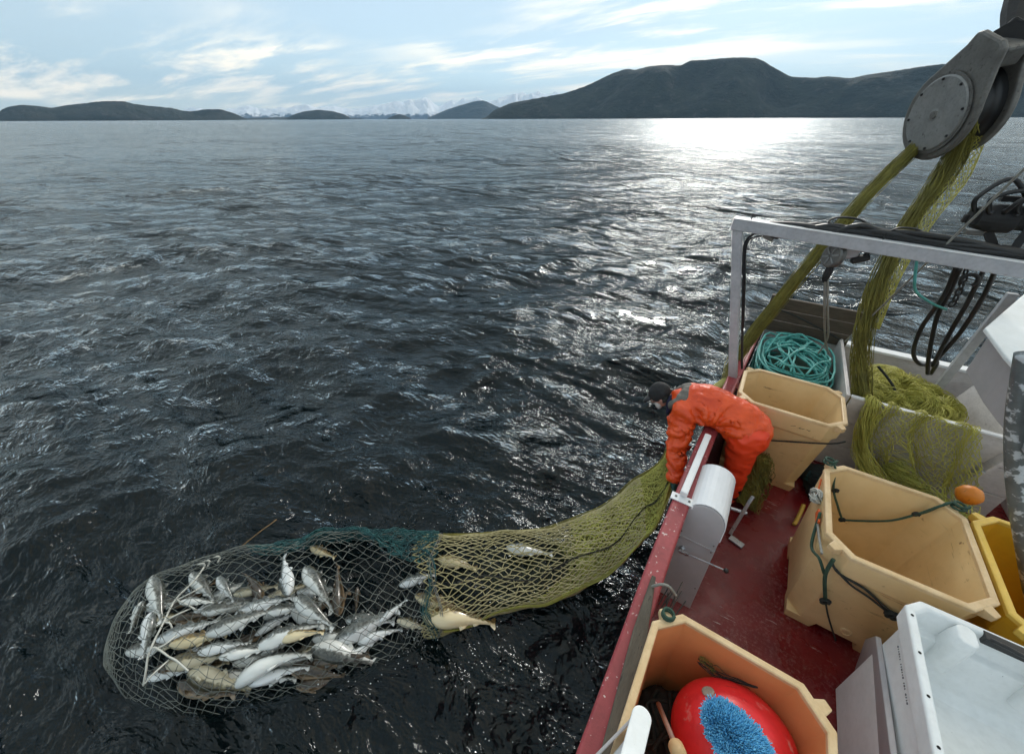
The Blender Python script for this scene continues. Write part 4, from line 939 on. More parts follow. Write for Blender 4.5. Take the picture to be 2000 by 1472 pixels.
A_, B2 = diamond(lambda u, v: bag(u, 10.6 + v * 4.4, .90), 50, 80, jit=.4); segments_mesh('funnel_neck', A_, B2, .0048, 'twine_olive', net)
for q in range(3):
    A_, B2 = diamond(lambda u, v, q=q: bag(u * (.10 + .13 * v + .05 * np.sin(v * 9 + q)) - .05, 3.6 + .5 * q + v * (3.5 - .5 * q), .985 + .03 * q) + .02 * np.sin(u[..., None] * 37 + v[..., None] * 60 + q), 16, 50, wrap=False, jit=.6, drop=.25); segments_mesh('teal_panel', A_, B2, .0038, 'twine_teal', net)
# joining seam of bunched white and teal twine
def seam(name, pts, r, mat, nst=1, rad=.02, seed=1):
    if nst == 1:
        mb = MB(); mb.tube(smooth_path(pts, 50), r, 6); return mb.build(name, mat, net, smooth=True)
    return wander_bundle(name, pts, [rad, rad * 1.3, rad], nst, r, mat, net, seed=seed)
bp = lambda u, s: Vector(tuple(bag(np.array(u), np.array(float(s)), 1.01)))
seam('seam_twine', [bp(u, 6.95 + .12 * math.sin(u * 30)) for u in np.linspace(-.05, .50, 9)], .0026, 'twine_teal', 12, .03, 3)
seam('seam_twine', [bp(u, 7.1 + .1 * math.sin(u * 20)) for u in np.linspace(.0, .5, 8)], .003, 'rope_grey', 4, .014, 5)
seam('lacing_cord', [bp(.31 + .02 * math.sin(s * 3), s) for s in np.linspace(7.5, 13.6, 14)], .0025, 'rope_dark', 5, .008, 12)
seam('edge_rope', [bp(.47 + .01 * math.sin(s * 5), s) for s in np.linspace(7.2, 14.5, 16)], .0032, 'twine_green', 9, .014, 8)
seam('edge_rope', [bp(.02, s) for s in np.linspace(7.2, 14.0, 14)], .003, 'twine_olive', 8, .014, 9)
# white draw cord with loops at the closed end
dc = [at(398, 1108, z=.30), at(378, 1135, z=.36), at(343, 1170, z=.38), at(318, 1218, z=.38), at(292, 1272, z=.36), at(285, 1310, z=.32), at(280, 1338, z=.24)]
mb = MB(); mb.tube(smooth_path(dc, 40), .008, 6); mb.build('draw_cord', 'rope_white', net, smooth=True)
for a, b, c_ in (((343, 1170), (360, 1178), (383, 1190)), ((318, 1214), (331, 1216), (336, 1226)), ((292, 1272), (303, 1264), (330, 1282)), ((330, 1282), (345, 1290), (368, 1310)), ((283, 1334), (300, 1315), (330, 1288)), ((343, 1172), (372, 1158), (395, 1145)), ((318, 1215), (345, 1200), (372, 1188)), ((300, 1268), (322, 1258), (345, 1240))):
    mb = MB(); mb.tube(smooth_path([at(*a, z=.37), at(*b, z=.39), at(*c_, z=.36)], 12), .0065, 6); mb.build('cord_loop', 'rope_white', net, smooth=True)
for k, q in enumerate([(405, 1098), (425, 1090), (395, 1104)]):
    mb = MB(); c_ = at(*q, z=.24); mb.tube([c_ + Vector((.035 * math.cos(a), .02 * math.sin(a * 2), .03 * math.sin(a))) for a in np.linspace(0, 6, 14)], .007, 6); mb.build('knot', 'rope_white', net, smooth=True)
mb = MB(); mb.tube(smooth_path([at(468, 1070, z=.16), at(505, 1040, z=.30), at(530, 1022, z=.38), at(540, 1014, z=.40)], 16), [.006] * 17, 6)
tag(mb.build('stalk', 'weed', smooth=True), 'thin brown stalk sticking out over the far side of the net bag', 'stalk')

# ---------------------------------------------------------------- cod
def fish_material(name, back, side, belly, fin):
    t = NT(name); v = t.vec(); sp = t.node('ShaderNodeSeparateXYZ'); t.l.new(t.tc.outputs['Object'], sp.inputs[0])
    h = t.math('ADD', t.math('ADD', t.math('MULTIPLY', sp.outputs[2], 5.5), .10), t.math('MULTIPLY', t.math('SUBTRACT', t.noise(v, 9, 5), .5), .55))
    col = t.mix(t.ramp(h, -.48, .18), belly, side); col = t.mix(t.ramp(h, .0, .52), col, back)
    spots = t.math('MULTIPLY', t.ramp(t.noise(v, 19, 5, .75), .46, .58), t.ramp(h, -.30, .20)); col = t.mix(t.math('MULTIPLY', spots, 1.0), col, tuple(q * .45 for q in back))
    t.principled(**{'Base Color': col, 'Roughness': .30, 'Coat Weight': .5, 'Coat Roughness': .12, 'Normal': t.bump(t.noise(v, 120, 3), .25, .003)})
fish_material('fish_silver', (.055, .058, .045), (.27, .28, .255), (.72, .74, .71), None)
fish_material('fish_olive', (.06, .05, .022), (.24, .20, .09), (.55, .50, .36), None)
fish_material('fish_yellow', (.14, .09, .025), (.42, .30, .10), (.68, .58, .36), None)
fish_material('fish_pale', (.10, .11, .10), (.36, .40, .39), (.74, .77, .77), None)
fish_material('fish_brown', (.05, .035, .018), (.15, .10, .05), (.34, .25, .16), None)
def fish_mesh(bend, fat, mat):
    prof = [(0, .012, .012), (.02, .035, .038), (.06, .058, .066), (.12, .078, .090), (.2, .092, .110), (.3, .096, .122), (.4, .092, .118), (.5, .080, .100), (.6, .064, .078), (.7, .047, .058), (.8, .032, .040), (.88, .021, .029), (.94, .013, .026), (.965, .008, .028)]
    def crv(x, y, z):
        X = .5 - x; return Vector((X, y + bend * (1 - (2 * X) ** 2) * .5 - bend * .25, z))
    mb = MB(); loops = []
    for x, w, h in prof:
        dz = -.010 * math.sin(math.pi * min(1, x * 1.6))
        loops.append([crv(x, math.cos(2 * math.pi * k / 14) * w * fat * .92, math.sin(2 * math.pi * k / 14) * h * fat + dz) for k in range(14)])
    mb.loft(loops)
    def fin(pts, th=.004):
        f = [crv(x, -th, z) for x, z in pts]; b = [crv(x, th, z) for x, z in pts]; mb.loft([f, b])
    fin([(.945, .024), (.97, .055), (1.02, .095), (1.035, .06), (1.022, 0), (1.035, -.06), (1.02, -.095), (.97, -.055), (.945, -.024)])
    fin([(.28, .10 * fat), (.32, .17 * fat), (.37, .15 * fat), (.42, .10 * fat)]); fin([(.47, .09 * fat), (.50, .145 * fat), (.56, .125 * fat), (.64, .055)]); fin([(.68, .045), (.71, .098), (.77, .08), (.83, .03)])
    fin([(.5, -.09 * fat), (.54, -.145 * fat), (.6, -.11 * fat), (.66, -.06)]); fin([(.69, -.05), (.72, -.098), (.77, -.075), (.83, -.03)])
    for s in (-1, 1):
        q = [crv(.2, s * .088 * fat, -.01), crv(.24, s * .10 * fat, .015), crv(.34, s * .135 * fat, .02), (crv(.35, s * .135 * fat, -.02)), crv(.26, s * .10 * fat, -.035)]
        mb.loft([q, [p + Vector((0, s * .006, 0)) for p in q]])
    me = bpy.data.meshes.new('cod'); me.from_pydata(mb.v, [], mb.f); me.validate()
    bm = bmesh.new(); bm.from_mesh(me); bmesh.ops.recalc_face_normals(bm, faces=bm.faces); bm.to_mesh(me); bm.free()
    me.materials.append(M[mat])
    for p in me.polygons: p.use_smooth = len(p.vertices) == 4
    return me
mb = MB(); mb.ell((0, 0, 0), (.013, .008, .013), seg=10, rings=6)
eye_me = bpy.data.meshes.new('eye'); eye_me.from_pydata(mb.v, [], mb.f); eye_me.materials.append(M['hole_black'])
_fm = {}
Z7 = lambda x, y: (180 + x * .3003, 1000 + y * .3003)
Z8 = lambda x, y: (740 + x * .3003, 860 + y * .3003)
_uu, _ss = np.meshgrid(np.linspace(0, .5, 40), np.linspace(0, 12, 160)); _TOP = bag(_uu, _ss, .98).reshape(-1, 3)
def under_net(p): return float(_TOP[np.argmin((_TOP[:, 0] - p.x) ** 2 + (_TOP[:, 1] - p.y) ** 2), 2])     # height of the netting over that spot
FISH = [
 (Z7, 400, 420, 450, 700, .27, 'silver', .0, 'cod with orange-tinged head standing upright at the bag\'s upper left'),
 (Z7, 330, 580, 250, 770, .12, 'silver', .1, 'cod lowest down on the far left edge of the bag, beside the white cord'),
 (Z7, 385, 655, 335, 925, .26, 'pale', .1, 'white-bellied cod hanging head up left of the white draw cord'),
 (Z7, 650, 400, 785, 560, .15, 'silver', .0, 'thin cod at the top knot of the white draw cord'),
 (Z7, 820, 420, 915, 565, .22, 'pale', .1, 'short bright cod right of the draw cord\'s knot, pointing down'),
 (Z7, 1275, 530, 1245, 300, .34, 'pale', .0, 'fat white-bellied cod with its tail raised at the top of the pile'),
 (Z7, 1385, 355, 1555, 615, .30, 'silver', .18, 'silvery cod arching down right of the raised tail'),
 (Z7, 1600, 660, 1598, 360, .27, 'brown', .0, 'brown cod standing upright with its back to the viewer'),
 (Z7, 1330, 550, 1555, 735, .33, 'silver', .1, 'silver cod lying diagonally below the tail-up cod'),
 (Z7, 935, 655, 1290, 550, .30, 'pale', .2, 'long pale cod curving across the upper middle of the pile'),
 (Z7, 575, 580, 800, 585, .24, 'silver', .1, 'slim cod lying level just right of the cord loops'),
 (Z7, 715, 645, 965, 605, .27, 'silver', .05, 'slim cod wedged behind the long pale cod'),
 (Z7, 745, 785, 1155, 640, .33, 'silver', .18, 'long silver cod sweeping up through the centre of the pile'),
 (Z7, 425, 825, 805, 705, .29, 'pale', .12, 'blue-white cod touching the draw cord on the left of the pile'),
 (Z7, 515, 855, 860, 790, .28, 'yellow', .0, 'yellow-flanked cod left of centre under the long silver cod'),
 (Z7, 1075, 865, 1475, 725, .32, 'silver', .2, 'arched silver cod right of centre above the golden cod'),
 (Z7, 1225, 820, 1490, 775, .33, 'yellow', .1, 'golden-brown cod right of centre in the pile'),
 (Z7, 695, 905, 1010, 850, .31, 'pale', .12, 'pale cod with its head at the middle of the pile'),
 (Z7, 835, 935, 1160, 880, .34, 'silver', .12, 'silver cod lying just above the long curved one in front'),
 (Z7, 485, 985, 870, 930, .25, 'olive', .18, 'olive-brown cod at lower left of the pile'),
 (Z7, 630, 1050, 1000, 1150, .22, 'olive', -.12, 'plump cream and yellow cod lying front left, head left'),
 (Z7, 935, 1095, 1390, 905, .28, 'silver', .24, 'long curved blue-white cod at the front of the pile'),
 (Z7, 1025, 1105, 1390, 1000, .24, 'pale', .1, 'pale cod tucked below the long curved one in front'),
 (Z7, 1440, 885, 1820, 975, .26, 'silver', -.1, 'yellow-tailed silver cod lying apart at lower right of the pile'),
 (Z7, 925, 530, 1190, 480, .22, 'olive', .1, 'olive cod lying behind the long pale cod near the top'),
 (Z7, 1590, 835, 1970, 640, .14, 'pale', .0, 'long dim pale cod lying diagonally at the right end of the bag'),
 (Z7, 1140, 650, 1370, 615, .28, 'silver', .05, 'small silver cod between the long pale cod and the diagonal one'),
 (Z7, 515, 700, 770, 670, .22, 'brown', .1, 'dark cod lying behind the blue-white cod at the cord'),
 (Z7, 430, 895, 570, 845, .22, 'olive', .0, 'small olive cod close to the lower cord loop'),
 (Z7, 1725, 490, 1715, 660, .22, 'brown', .0, 'narrow brownish cod standing far right in the pile'),
 (Z7, 1425, 225, 1570, 290, .16, 'yellow', .0, 'yellowish cod pressed against the teal netting at the far edge'),
 (Z7, 1340, 1135, 1710, 1075, .10, 'brown', .1, 'dark reddish cod low at the front right of the bag'),
 (Z7, 1100, 560, 1000, 400, .20, 'brown', .1, 'dark cod half hidden left of the tail-up cod'),
 (Z7, 560, 1120, 900, 1190, .10, 'brown', .1, 'dim cod under the plump cream and yellow one'),
 (Z8, 140, 935, 355, 870, .16, 'pale', .2, 'pale arched cod at the seam where the funnel begins'),
 (Z8, 245, 1010, 530, 1095, .18, 'yellow', .1, 'bright yellow cod above the biggest one at the funnel seam'),
 (Z8, 310, 1140, 730, 1180, .16, 'yellow', .1, 'biggest golden cod lying along the near edge of the funnel'),
 (Z8, 125, 1165, 315, 1225, .14, 'olive', .1, 'olive cod just below the seam, left of the biggest golden one'),
 (Z8, 840, 695, 1110, 735, .14, 'pale', .0, 'pale fish alone in the middle of the yellow funnel'),
 (Z8, 390, 765, 620, 825, .14, 'yellow', .1, 'cream cod inside the start of the yellow funnel'),
 (Z8, 10, 1170, 170, 1040, .14, 'pale', .0, 'hazy pale cod just left of the funnel seam'),
]
rg = random.Random(41)                      # the rest of the heap: cod pressed side by side, mostly lying the same way
for row in range(7):
    for c_ in range(6):
        x, y = 440 + 260 * c_ + rg.uniform(-60, 60) + 90 * (row % 2), 520 + 90 * row + rg.uniform(-25, 25)
        if ((x - 1080) / 860) ** 2 + ((y - 800) / 380) ** 2 > 1: continue
        q = rg.gauss(-.32, .16) + (.5 if x > 1400 and rg.random() < .4 else 0); l_ = rg.uniform(140, 185)
        FISH.append((Z7, x - l_ * math.cos(q), y - l_ * math.sin(q), x + l_ * math.cos(q), y + l_ * math.sin(q), rg.uniform(.12, .20), kd := rg.choice(('silver', 'silver', 'silver', 'pale', 'olive', 'brown')), rg.choice((.0, .1, .18)),
                     'half hidden %s cod %s, at the heap\'s %s' % ({'silver': 'silver-grey', 'pale': 'pale', 'olive': 'olive', 'brown': 'dark brown'}[kd], 'beside the draw cord' if x < 640 else 'near the raised tail' if y < 660 and x > 1150 else 'next to the long curved cod' if y > 880 and x > 850 else 'between longer silver cod', ('far side' if y < 690 else 'middle' if y < 860 else 'near side'))))
for i, (Zf, x1, y1, x2, y2, z, kind, bend, lab) in enumerate(FISH):
    z -= .03 if i < 41 else .08; za = zb_ = z
    for _ in range(3):                        # every fish lies inside the bag
        a = at(*Zf(x1, y1), z=za); b = at(*Zf(x2, y2), z=zb_); hh = (a - b).length * .085
        za = min(z, under_net(a.lerp(b, .15)) - hh); zb_ = min(z - .03, under_net(a.lerp(b, .75)) - hh * .8)
    a = at(*Zf(x1, y1), z=za); b = at(*Zf(x2, y2), z=zb_); d = a - b; L = d.length * (1.08 if i < 41 else 1.0); d.normalize()
    rg = random.Random(i * 5 + 1)
    if L > .78: L = .78
    fat = rg.choice((1.05, 1.15, 1.26)); key = (bend, fat, kind)
    if key not in _fm: _fm[key] = fish_mesh(bend, fat, 'fish_' + kind)
    o = bpy.data.objects.new('cod', _fm[key]); COL.objects.link(o)
    roll = rg.uniform(58, 122) if kind != 'brown' else rg.uniform(10, 60)
    side = d.cross(Vector((0, 0, 1))).normalized(); up = side.cross(d)
    Mr = Matrix((d, -side, up)).transposed().to_4x4()
    o.matrix_world = Matrix.Translation((a + b) / 2) @ Mr @ Matrix.Rotation(R(roll) * (1 if bend >= 0 else -1), 4, 'X') @ Matrix.Scale(L, 4)
    tag(o, lab, 'fish', 'cod caught in the net bag')
    for s in (-1, 1):
        ey = bpy.data.objects.new('eye', eye_me); COL.objects.link(ey); ey.parent = o
        ey.location = (.425, s * .055 * fat - bend * (.25 - .5 * (1 - .72)), .022)
# spray and foam flecks round the net
rg = random.Random(2); mb = MB()
for k in range(700):
    s = rg.uniform(4.5, 13); u = rg.choice((-.04, .52)) + rg.gauss(0, .03); p = bp(u, s); p.x += rg.gauss(0, .13); p.y += rg.gauss(0, .13); p.z = max(.0, min(.06, p.z)) + rg.uniform(.0, .05); r = .0015 + .0045 * rg.random() ** 2.5
    if p.x > rail_x(p.y) - .03: continue
    mb.ell(p, (r, r, r * .7), seg=5, rings=3)
for k in range(60):
    p = at(rg.uniform(900, 1180), rg.uniform(1215, 1460), z=.02); r = rg.uniform(.0015, .005); mb.ell(p, (r, r, r * .6), seg=5, rings=3)
tag(mb.build('foam', 'foam_white'), 'white spray flecks on the water round the net', 'foam', kind='stuff')

# ---------------------------------------------------------------- things in the near tub
by = empty('buoy', (.60, .98, 1.05), 'big round red buoy lying in the near tub', 'buoy')
BU = at(1432, 1452, z=1.22); bax = Vector((.75, .25, -.35)).normalized()
mb = MB(); prof = [(.262 * math.sin(R(a)) * (1 if a < 130 else .98), -.31 * math.cos(R(a))) for a in range(6, 175, 8)]
mb.lathe(prof, BU, bax, 40); mb.build('float_body', 'buoy_red', by, smooth=True)
_r = ray(1383, 1350); _o = Vector((0, 0, CZ)); q = BU; pdir = Vector((0, 0, 1))
for k in range(600):                                            # where that sight line meets the buoy
    p_ = _o + _r * (1.4 + k * .003); w_ = p_ - BU; ah = w_.dot(bax); rd = (w_ - bax * ah)
    if (ah / .31) ** 2 + (rd.length / .262) ** 2 < 1.0: q = p_; pdir = (bax * ah / .31 ** 2 + rd / .262 ** 2).normalized(); break
mb = MB(); mb.lathe([(.030, -.02), (.030, .004), (.024, .007)], q, pdir, 16); mb.build('worn_patch', 'label_grey', by)
mb = MB(); mb.lathe([(.05, -.03), (.045, .04), (.03, .07)], BU + bax * .30, bax, 16); mb.build('eye_end', 'brush_blue', by, smooth=True)
# blue scrubbing brush held up over the buoy
br = empty('scrub_brush', (.52, .80, 1.5), 'deck brush with thick bright blue bristles lying over the red buoy', 'brush')
c0, c1 = at(1398, 1402, z=1.60), at(1476, 1484, z=1.58); ax = (c1 - c0); L = ax.length; ax.normalize(); vd = (cam.location - (c0 + c1) / 2).normalized(); nb = (vd + Vector((-.1, .25, .1))).normalized(); nb = (nb - ax * nb.dot(ax)).normalized(); sb = ax.cross(nb)
mb = MB(); mb.loft([[c0 + ax * (L * .5) - nb * .03 + ax * math.cos(2 * math.pi * k / 24) * L * .72 * q + sb * math.sin(2 * math.pi * k / 24) * .062 * q + nb * h for k in range(24)] for q, h in ((.9, -.02), (1, -.012), (1, .012), (.9, .02))]); mb.build('brush_head', 'brush_blue', br, bevel=.003)
rg = np.random.default_rng(4); A_, B2 = [], []
for k in range(3600):
    a = rg.uniform(0, 2 * math.pi); q = math.sqrt(rg.random()); u, w = math.cos(a) * q, math.sin(a) * q
    p = c0 + ax * (L * .5 + u * L * .66) + sb * (w * .056) - nb * .012
    dv = (nb * 1.0 + ax * u * .75 + sb * w * 1.0 + Vector(rg.normal(0, .10, 3))).normalized(); ln = rg.uniform(.06, .08); m_ = p + dv * ln * .55; dv2 = (dv + ax * u * .3 + sb * w * .5 + Vector(rg.normal(0, .28, 3))).normalized()
    A_ += [tuple(p), tuple(m_)]; B2 += [tuple(m_), tuple(m_ + dv2 * ln * .45)]
o = segments_mesh('bristles', np.array(A_[0::2]), np.array(B2[0::2]), .0023, 'bristle_blue', br); o['kind'] = 'stuff'
o = segments_mesh('bristle_tips_lit', np.array(A_[1::2]), np.array(B2[1::2]), .0025, 'bristle_tip', br); o['kind'] = 'stuff'  # outer halves, lightened by colour where the brush shades itself
h0 = c0 + ax * L * .8 - nb * .05
mb = MB(); mb.tube([h0, h0 + (ax * .5 - nb * .5) * .25], .014, 8); mb.build('handle', 'brush_blue', br, smooth=True)
# wooden gaff: thin shaft with a turned pale end
gf = empty('gaff', (.36, .9, 1.2), 'wooden gaff with thin pinkish shaft and pale turned grip beside the buoy', 'gaff')
s0, s1 = at(1286, 1374, z=1.25), at(1318, 1452, z=1.50)
mb = MB(); mb.tube([s0, s0.lerp(s1, .5), s1], .012, 10); mb.build('shaft', 'wood_pink', gf, smooth=True)
dv = (s1 - s0).normalized(); mb = MB(); mb.lathe([(.014, 0), (.028, .008), (.034, .02), (.034, .07), (.028, .09)], s1, dv, 20); mb.build('grip', 'wood_pale', gf, smooth=True)
# dark gear in the bottom of the near tub
dg = empty('dark_gear', (.3, 1.05, .75), 'tangle of black rope and net in the shaded corner of the near tub', 'net')
mb = MB(); mb.ell((.36, 1.05, .86), (.16, .18, .16)); mb.ell((.30, .9, .80), (.10, .2, .14)); mb.ell((.45, 1.17, .84), (.15, .07, .14)); mb.ell((.55, 1.0, .78), (.25, .25, .1))
remeshed('gear_body', mb, .022, 'black_net', dg, 3, lambda q, n_: .03 * mnoise.noise(q * 16))
for k in range(5):
    rg = random.Random(90 + k); pth = [Vector((.26 + rg.uniform(0, .2), .85 + .1 * i, .98 + rg.uniform(0, .08))) for i in range(4)]
    mb = MB(); mb.tube(smooth_path(pth, 16), .010, 6); mb.build('rope_turn', 'rope_dark', dg, smooth=True)
tw = empty('rope_scrap', (.55, 1.2, 1.2), 'frayed dark twine strung along the inside of the near tub', 'rope')
pth = [at(1365, 1287, y=1.262), at(1395, 1310, y=1.262), at(1435, 1328, y=1.262), at(1480, 1342, y=1.262)]
wander_bundle('twine', pth, [.022, .030, .014, .004], 12, .0016, 'rope_dark', tw, seed=77); wander_bundle('twine', [p + Vector((0, 0, .012)) for p in pth[:2]], [.02, .016], 9, .0016, 'twine_olive', tw, seed=78)
# white rounded rail end in the foreground
wr = empty('ladder_rail', (.15, .55, 1.5), 'white metal rail end with rounded tip in the foreground', 'rail')
e0, e1 = at(1254, 1398, z=1.66), at(1228, 1500, z=1.70); dd = (e1 - e0).normalized(); sd_ = dd.cross(Vector((0, 0, 1))).normalized()
out = [e0 + dd * .26 + sd_ * .042, e0 + sd_ * .042] + [e0 - dd * .042 * math.sin(R(a)) + sd_ * .042 * math.cos(R(a)) for a in range(15, 180, 15)] + [e0 - sd_ * .042, e0 + dd * .26 - sd_ * .042]
mb = MB(); mb.prism(out, (0, 0, -.022)); mb.build('rail_tip', 'white_plastic', wr, bevel=.006)
mb = MB(); mb.bar(at(1236, 1402, z=1.60), at(1150, 1490, z=1.58), .012, .075, up=(.1, .1, 1)); mb.build('rail_arm', 'panel_grey_and_shade', wr, bevel=.003)
mb = MB(); mb.bar(at(1240, 1428, z=1.57), at(1190, 1490, z=1.55), .02, .02); mb.build('rail_rung', 'white_paint', wr, bevel=.003)
# weathered plank along the rail and the hoop on it
p0, p1 = Vector((.065, 1.56, RAIL + .028)), Vector((.16, .30, RAIL + .06))
mb = MB(); d_ = (p1 - p0).normalized(); s_ = Vector((1, .08, 0)); mb.loft([[p0.lerp(p1, t) + s_ * x * w + Vector((0, 0, z)) for x, z in ((-1, 0), (1, 0), (1, .03), (-1, .03))] for t, w in ((0, .012), (.1, .022), (.3, .040), (1, .046))])
tag(mb.build('plank', 'wood_grey', bevel=.006), 'weathered grey plank lying along the red rail beside the near tub', 'plank')
mb = MB(); hc = Vector((.12, 1.50, RAIL + .03)); mb.tube([hc + Vector((-.06 + .16 * t, -.02 + .05 * t, .085 * math.sin(math.pi * min(1, t * 1.05)))) for t in np.linspace(0, 1, 18)], .009, 8)
tag(mb.build('hose_loop', 'rope_grey', smooth=True), 'grey hose arched over the rail in front of the near tub', 'hose')
ropes_i = [(.17, 1.62), (.19, 1.60), (.21, 1.64), (.185, 1.66)]
gt = empty('grass_rope', (.2, 1.62, 1.0), 'bunch of stiff dark rope ends between rail and control housing', 'rope')
for k in range(9):
    rg = random.Random(k); a = Vector((.15 + .012 * k, 1.44 + rg.uniform(0, .08), 1.22)); b = a + Vector((rg.uniform(-.02, .05), .16 + rg.uniform(0, .10), rg.uniform(-.08, .03)))
    mb = MB(); mb.tube(smooth_path([a, a.lerp(b, .5) + Vector((0, 0, rg.uniform(.0, .05))), b], 10), .0035, 5); mb.build('rope_end', 'rope_dark', gt, smooth=True)
mb = MB(); q = Vector((.19, 1.285, RIM - .01)); mb.tube([q + Vector((.030 * math.cos(a), .030 * math.sin(a), .004 * a)) for a in np.linspace(0, 12.5, 40)], .008, 6)
tag(mb.build('rope_ring', 'rope_green', smooth=True), 'turns of green rope round the near tub\'s corner lug', 'rope')

# ---------------------------------------------------------------- ropes on the middle tub
def rope(name, pts, r, mat, label, n=40, parent=None):
    mb = MB(); mb.tube(smooth_path(pts, n), r, 7); o = mb.build(name, mat, parent, smooth=True)
    return tag(o, label, 'rope') if parent is None else o
X0, X1, Y0, Y1 = .945, 1.77, 2.27, 3.20
r1 = empty('lashing_rope', (1.3, 3.1, 1.5), 'green rope hanging inside the middle tub, tied to its two far lugs', 'rope')
lA, lB = Vector((X0 + .03, Y1 - .05, RIM + .012)), Vector((X1 - .04, Y1 - .06, RIM + .012))
k1, k2 = at(1645, 1015, y=3.08), at(1790, 1004, y=3.10)
rope('rope_run', [lA, Vector((X0 + .07, Y1 - .08, RIM + .006)), at(1628, 955, y=3.10), at(1637, 990, y=3.09), k1], .0085, 'rope_green', None, parent=r1)
rope('rope_run', [k1, at(1690, 1017, y=3.09), at(1740, 1016, y=3.09), k2, at(1830, 990, y=3.11), at(1862, 981, y=3.14), lB], .0085, 'rope_green', None, parent=r1)
rope('rope_run', [k2, at(1810, 999, y=3.12), at(1845, 984, y=3.14), lB + Vector((-.03, .02, .01))], .0085, 'rope_green', None, parent=r1)
for q in (k1, k2, at(1632, 958, y=3.10)): mb = MB(); mb.tube([q + Vector((.016 * math.cos(a * 2), .008 * math.sin(a), .016 * math.sin(a * 2.6))) for a in np.linspace(0, 6.2, 26)], .007, 6); mb.build('knot', 'rope_dark', r1, smooth=True)
for c_ in (lA, lB): mb = MB(); mb.tube([c_ + Vector((.035 * math.cos(a), .035 * math.sin(a), -.02 + .005 * a)) for a in np.linspace(0, 12.5, 40)], .0085, 6); mb.build('lug_turns', 'rope_green', r1, smooth=True)
r2 = empty('lashing_rope', (1.05, 2.2, 1.2), 'green rope looped round the middle tub\'s near corner and hanging to deck', 'rope')
f = Y0 - .012
rope('rope_run', [Vector((X0 - .012, Y0 + .35, RIM - .05)), Vector((X0 - .012, Y0 + .15, RIM - .19)), at(1600, 1090, y=2.30), at(1610, 1120, y=f + .02)], .010, 'rope_green', None, parent=r2)
rope('rope_run', [at(1628, 1092, y=2.262), at(1617, 1110, y=f), at(1611, 1130, y=f), at(1612, 1172, y=f + .02)], .012, 'rope_green', None, parent=r2)
rope('rope_run', [at(1612, 1172, y=2.28), at(1617, 1200, y=2.295), at(1625, 1228, y=2.31), at(1632, 1250, y=2.33)], .006, 'rope_dark', None, parent=r2)
rope('rope_run', [at(1624, 1098, y=2.265), at(1640, 1120, y=2.275), at(1690, 1150, y=2.285), at(1735, 1190, y=2.29), at(1770, 1205, y=2.28)], .0085, 'rope_dark', None, parent=r2)
rope('rope_run', [at(1626, 1104, y=2.262), at(1660, 1140, y=2.275), at(1700, 1168, y=2.285), at(1740, 1200, y=2.29)], .0075, 'rope_dark', None, parent=r2)
for q in (at(1612, 1174, y=2.27), at(1740, 1200, y=2.275), at(1750, 1205, y=2.275)): mb = MB(); mb.tube([q + Vector((.022 * math.cos(a * 2), .01 * math.sin(a), .022 * math.sin(a * 2.6))) for a in np.linspace(0, 6.2, 26)], .009, 6); mb.build('knot', 'rope_dark', r2, smooth=True)
st = empty('safety_strap', (.92, 2.9, 1.3), 'orange strap with frayed white rope knot hanging on the middle tub\'s side', 'strap')
mb = MB(); mb.bar(at(1597, 998, x=.935), at(1597, 1022, x=.935), .012, .05, up=(0, 1, 0)); mb.build('strap_web', 'strap_orange', st)
wander_bundle('frayed_rope', [at(1592, 960, x=.93), at(1596, 970, x=.925), at(1594, 980, x=.93)], [.03, .045, .03], 40, .004, 'rope_white', st, twist=5, seed=5, steps=10)
rope('cord', [at(1604, 935, x=.935), at(1600, 950, x=.935), at(1596, 965, x=.93)], .006, 'strap_orange', None, parent=st)
rope('chain_cord', [at(1597, 1024, x=.935), at(1600, 1050, x=.935), at(1605, 1080, x=.935)], .008, 'rope_grey', None, parent=st)
rope('hose', [at(1570, 985, z=DECK + .10), at(1560, 1008, z=DECK + .03), at(1551, 1024, z=DECK + .025)], .018, 'hose_yellow', 'short yellow hose end on the red deck by the far tub').__setitem__('category', 'hose')
rope('tub_lashing', [at(1478, 858, y=3.71), at(1540, 862, y=3.705), at(1620, 866, y=3.70), at(1652, 862, y=3.72)], .008, 'rope_dark', 'dark rope stretched across the near face of the far tub')
# ---------------------------------------------------------------- hoses, cables and gear at the right
hb = empty('cable_bundle', b0.lerp(b1, .6), 'bundle of black hydraulic hoses lying along the gantry beam', 'hoses')
rg = random.Random(12); bd = (b1 - b0)
for k in range(7):
    t0, t1 = (.12 + .05 * k if k < 4 else .38), 1.02; off = Vector((0, .03 + .022 * (k % 3), .07 + .022 * (k // 3)))
    pts = [b0 + bd * (t0 + (t1 - t0) * i / 8) + off * min(1, i / 1.5 + .35) + Vector((0, rg.uniform(-.015, .015), rg.uniform(-.012, .02))) for i in range(9)]
    rope('hose_run', pts, .021, 'black_rubber', None, 40, hb)
q = b0 + bd * .42 + Vector((0, .06, .12)); rope('hose_bight', [q + Vector((.13 * math.cos(a), .05 * math.sin(a), .035 * math.sin(a) + .01)) for a in np.linspace(0, 6.28, 12)], .009, 'black_rubber', None, 36, hb)
q = b0 + bd * .55 + Vector((0, .02, .1)); rope('hose_end', [q, q + Vector((.06, 0, .05)), q + Vector((.16, 0, .055)), q + Vector((.22, 0, .03))], .008, 'black_rubber', None, 20, hb)
cl_ = empty('cable', g1, 'black cable clipped down the inside of the gantry post', 'cable')
rope('cable_run', [at(1545, 458, y=4.40), at(1500, 452, y=4.38), at(1470, 458, y=4.38), at(1454, 480, y=4.38), at(1452, 540, y=4.38), at(1450, 640, y=4.38), at(1449, 720, y=4.38)], .012, 'black_rubber', None, 40, cl_)
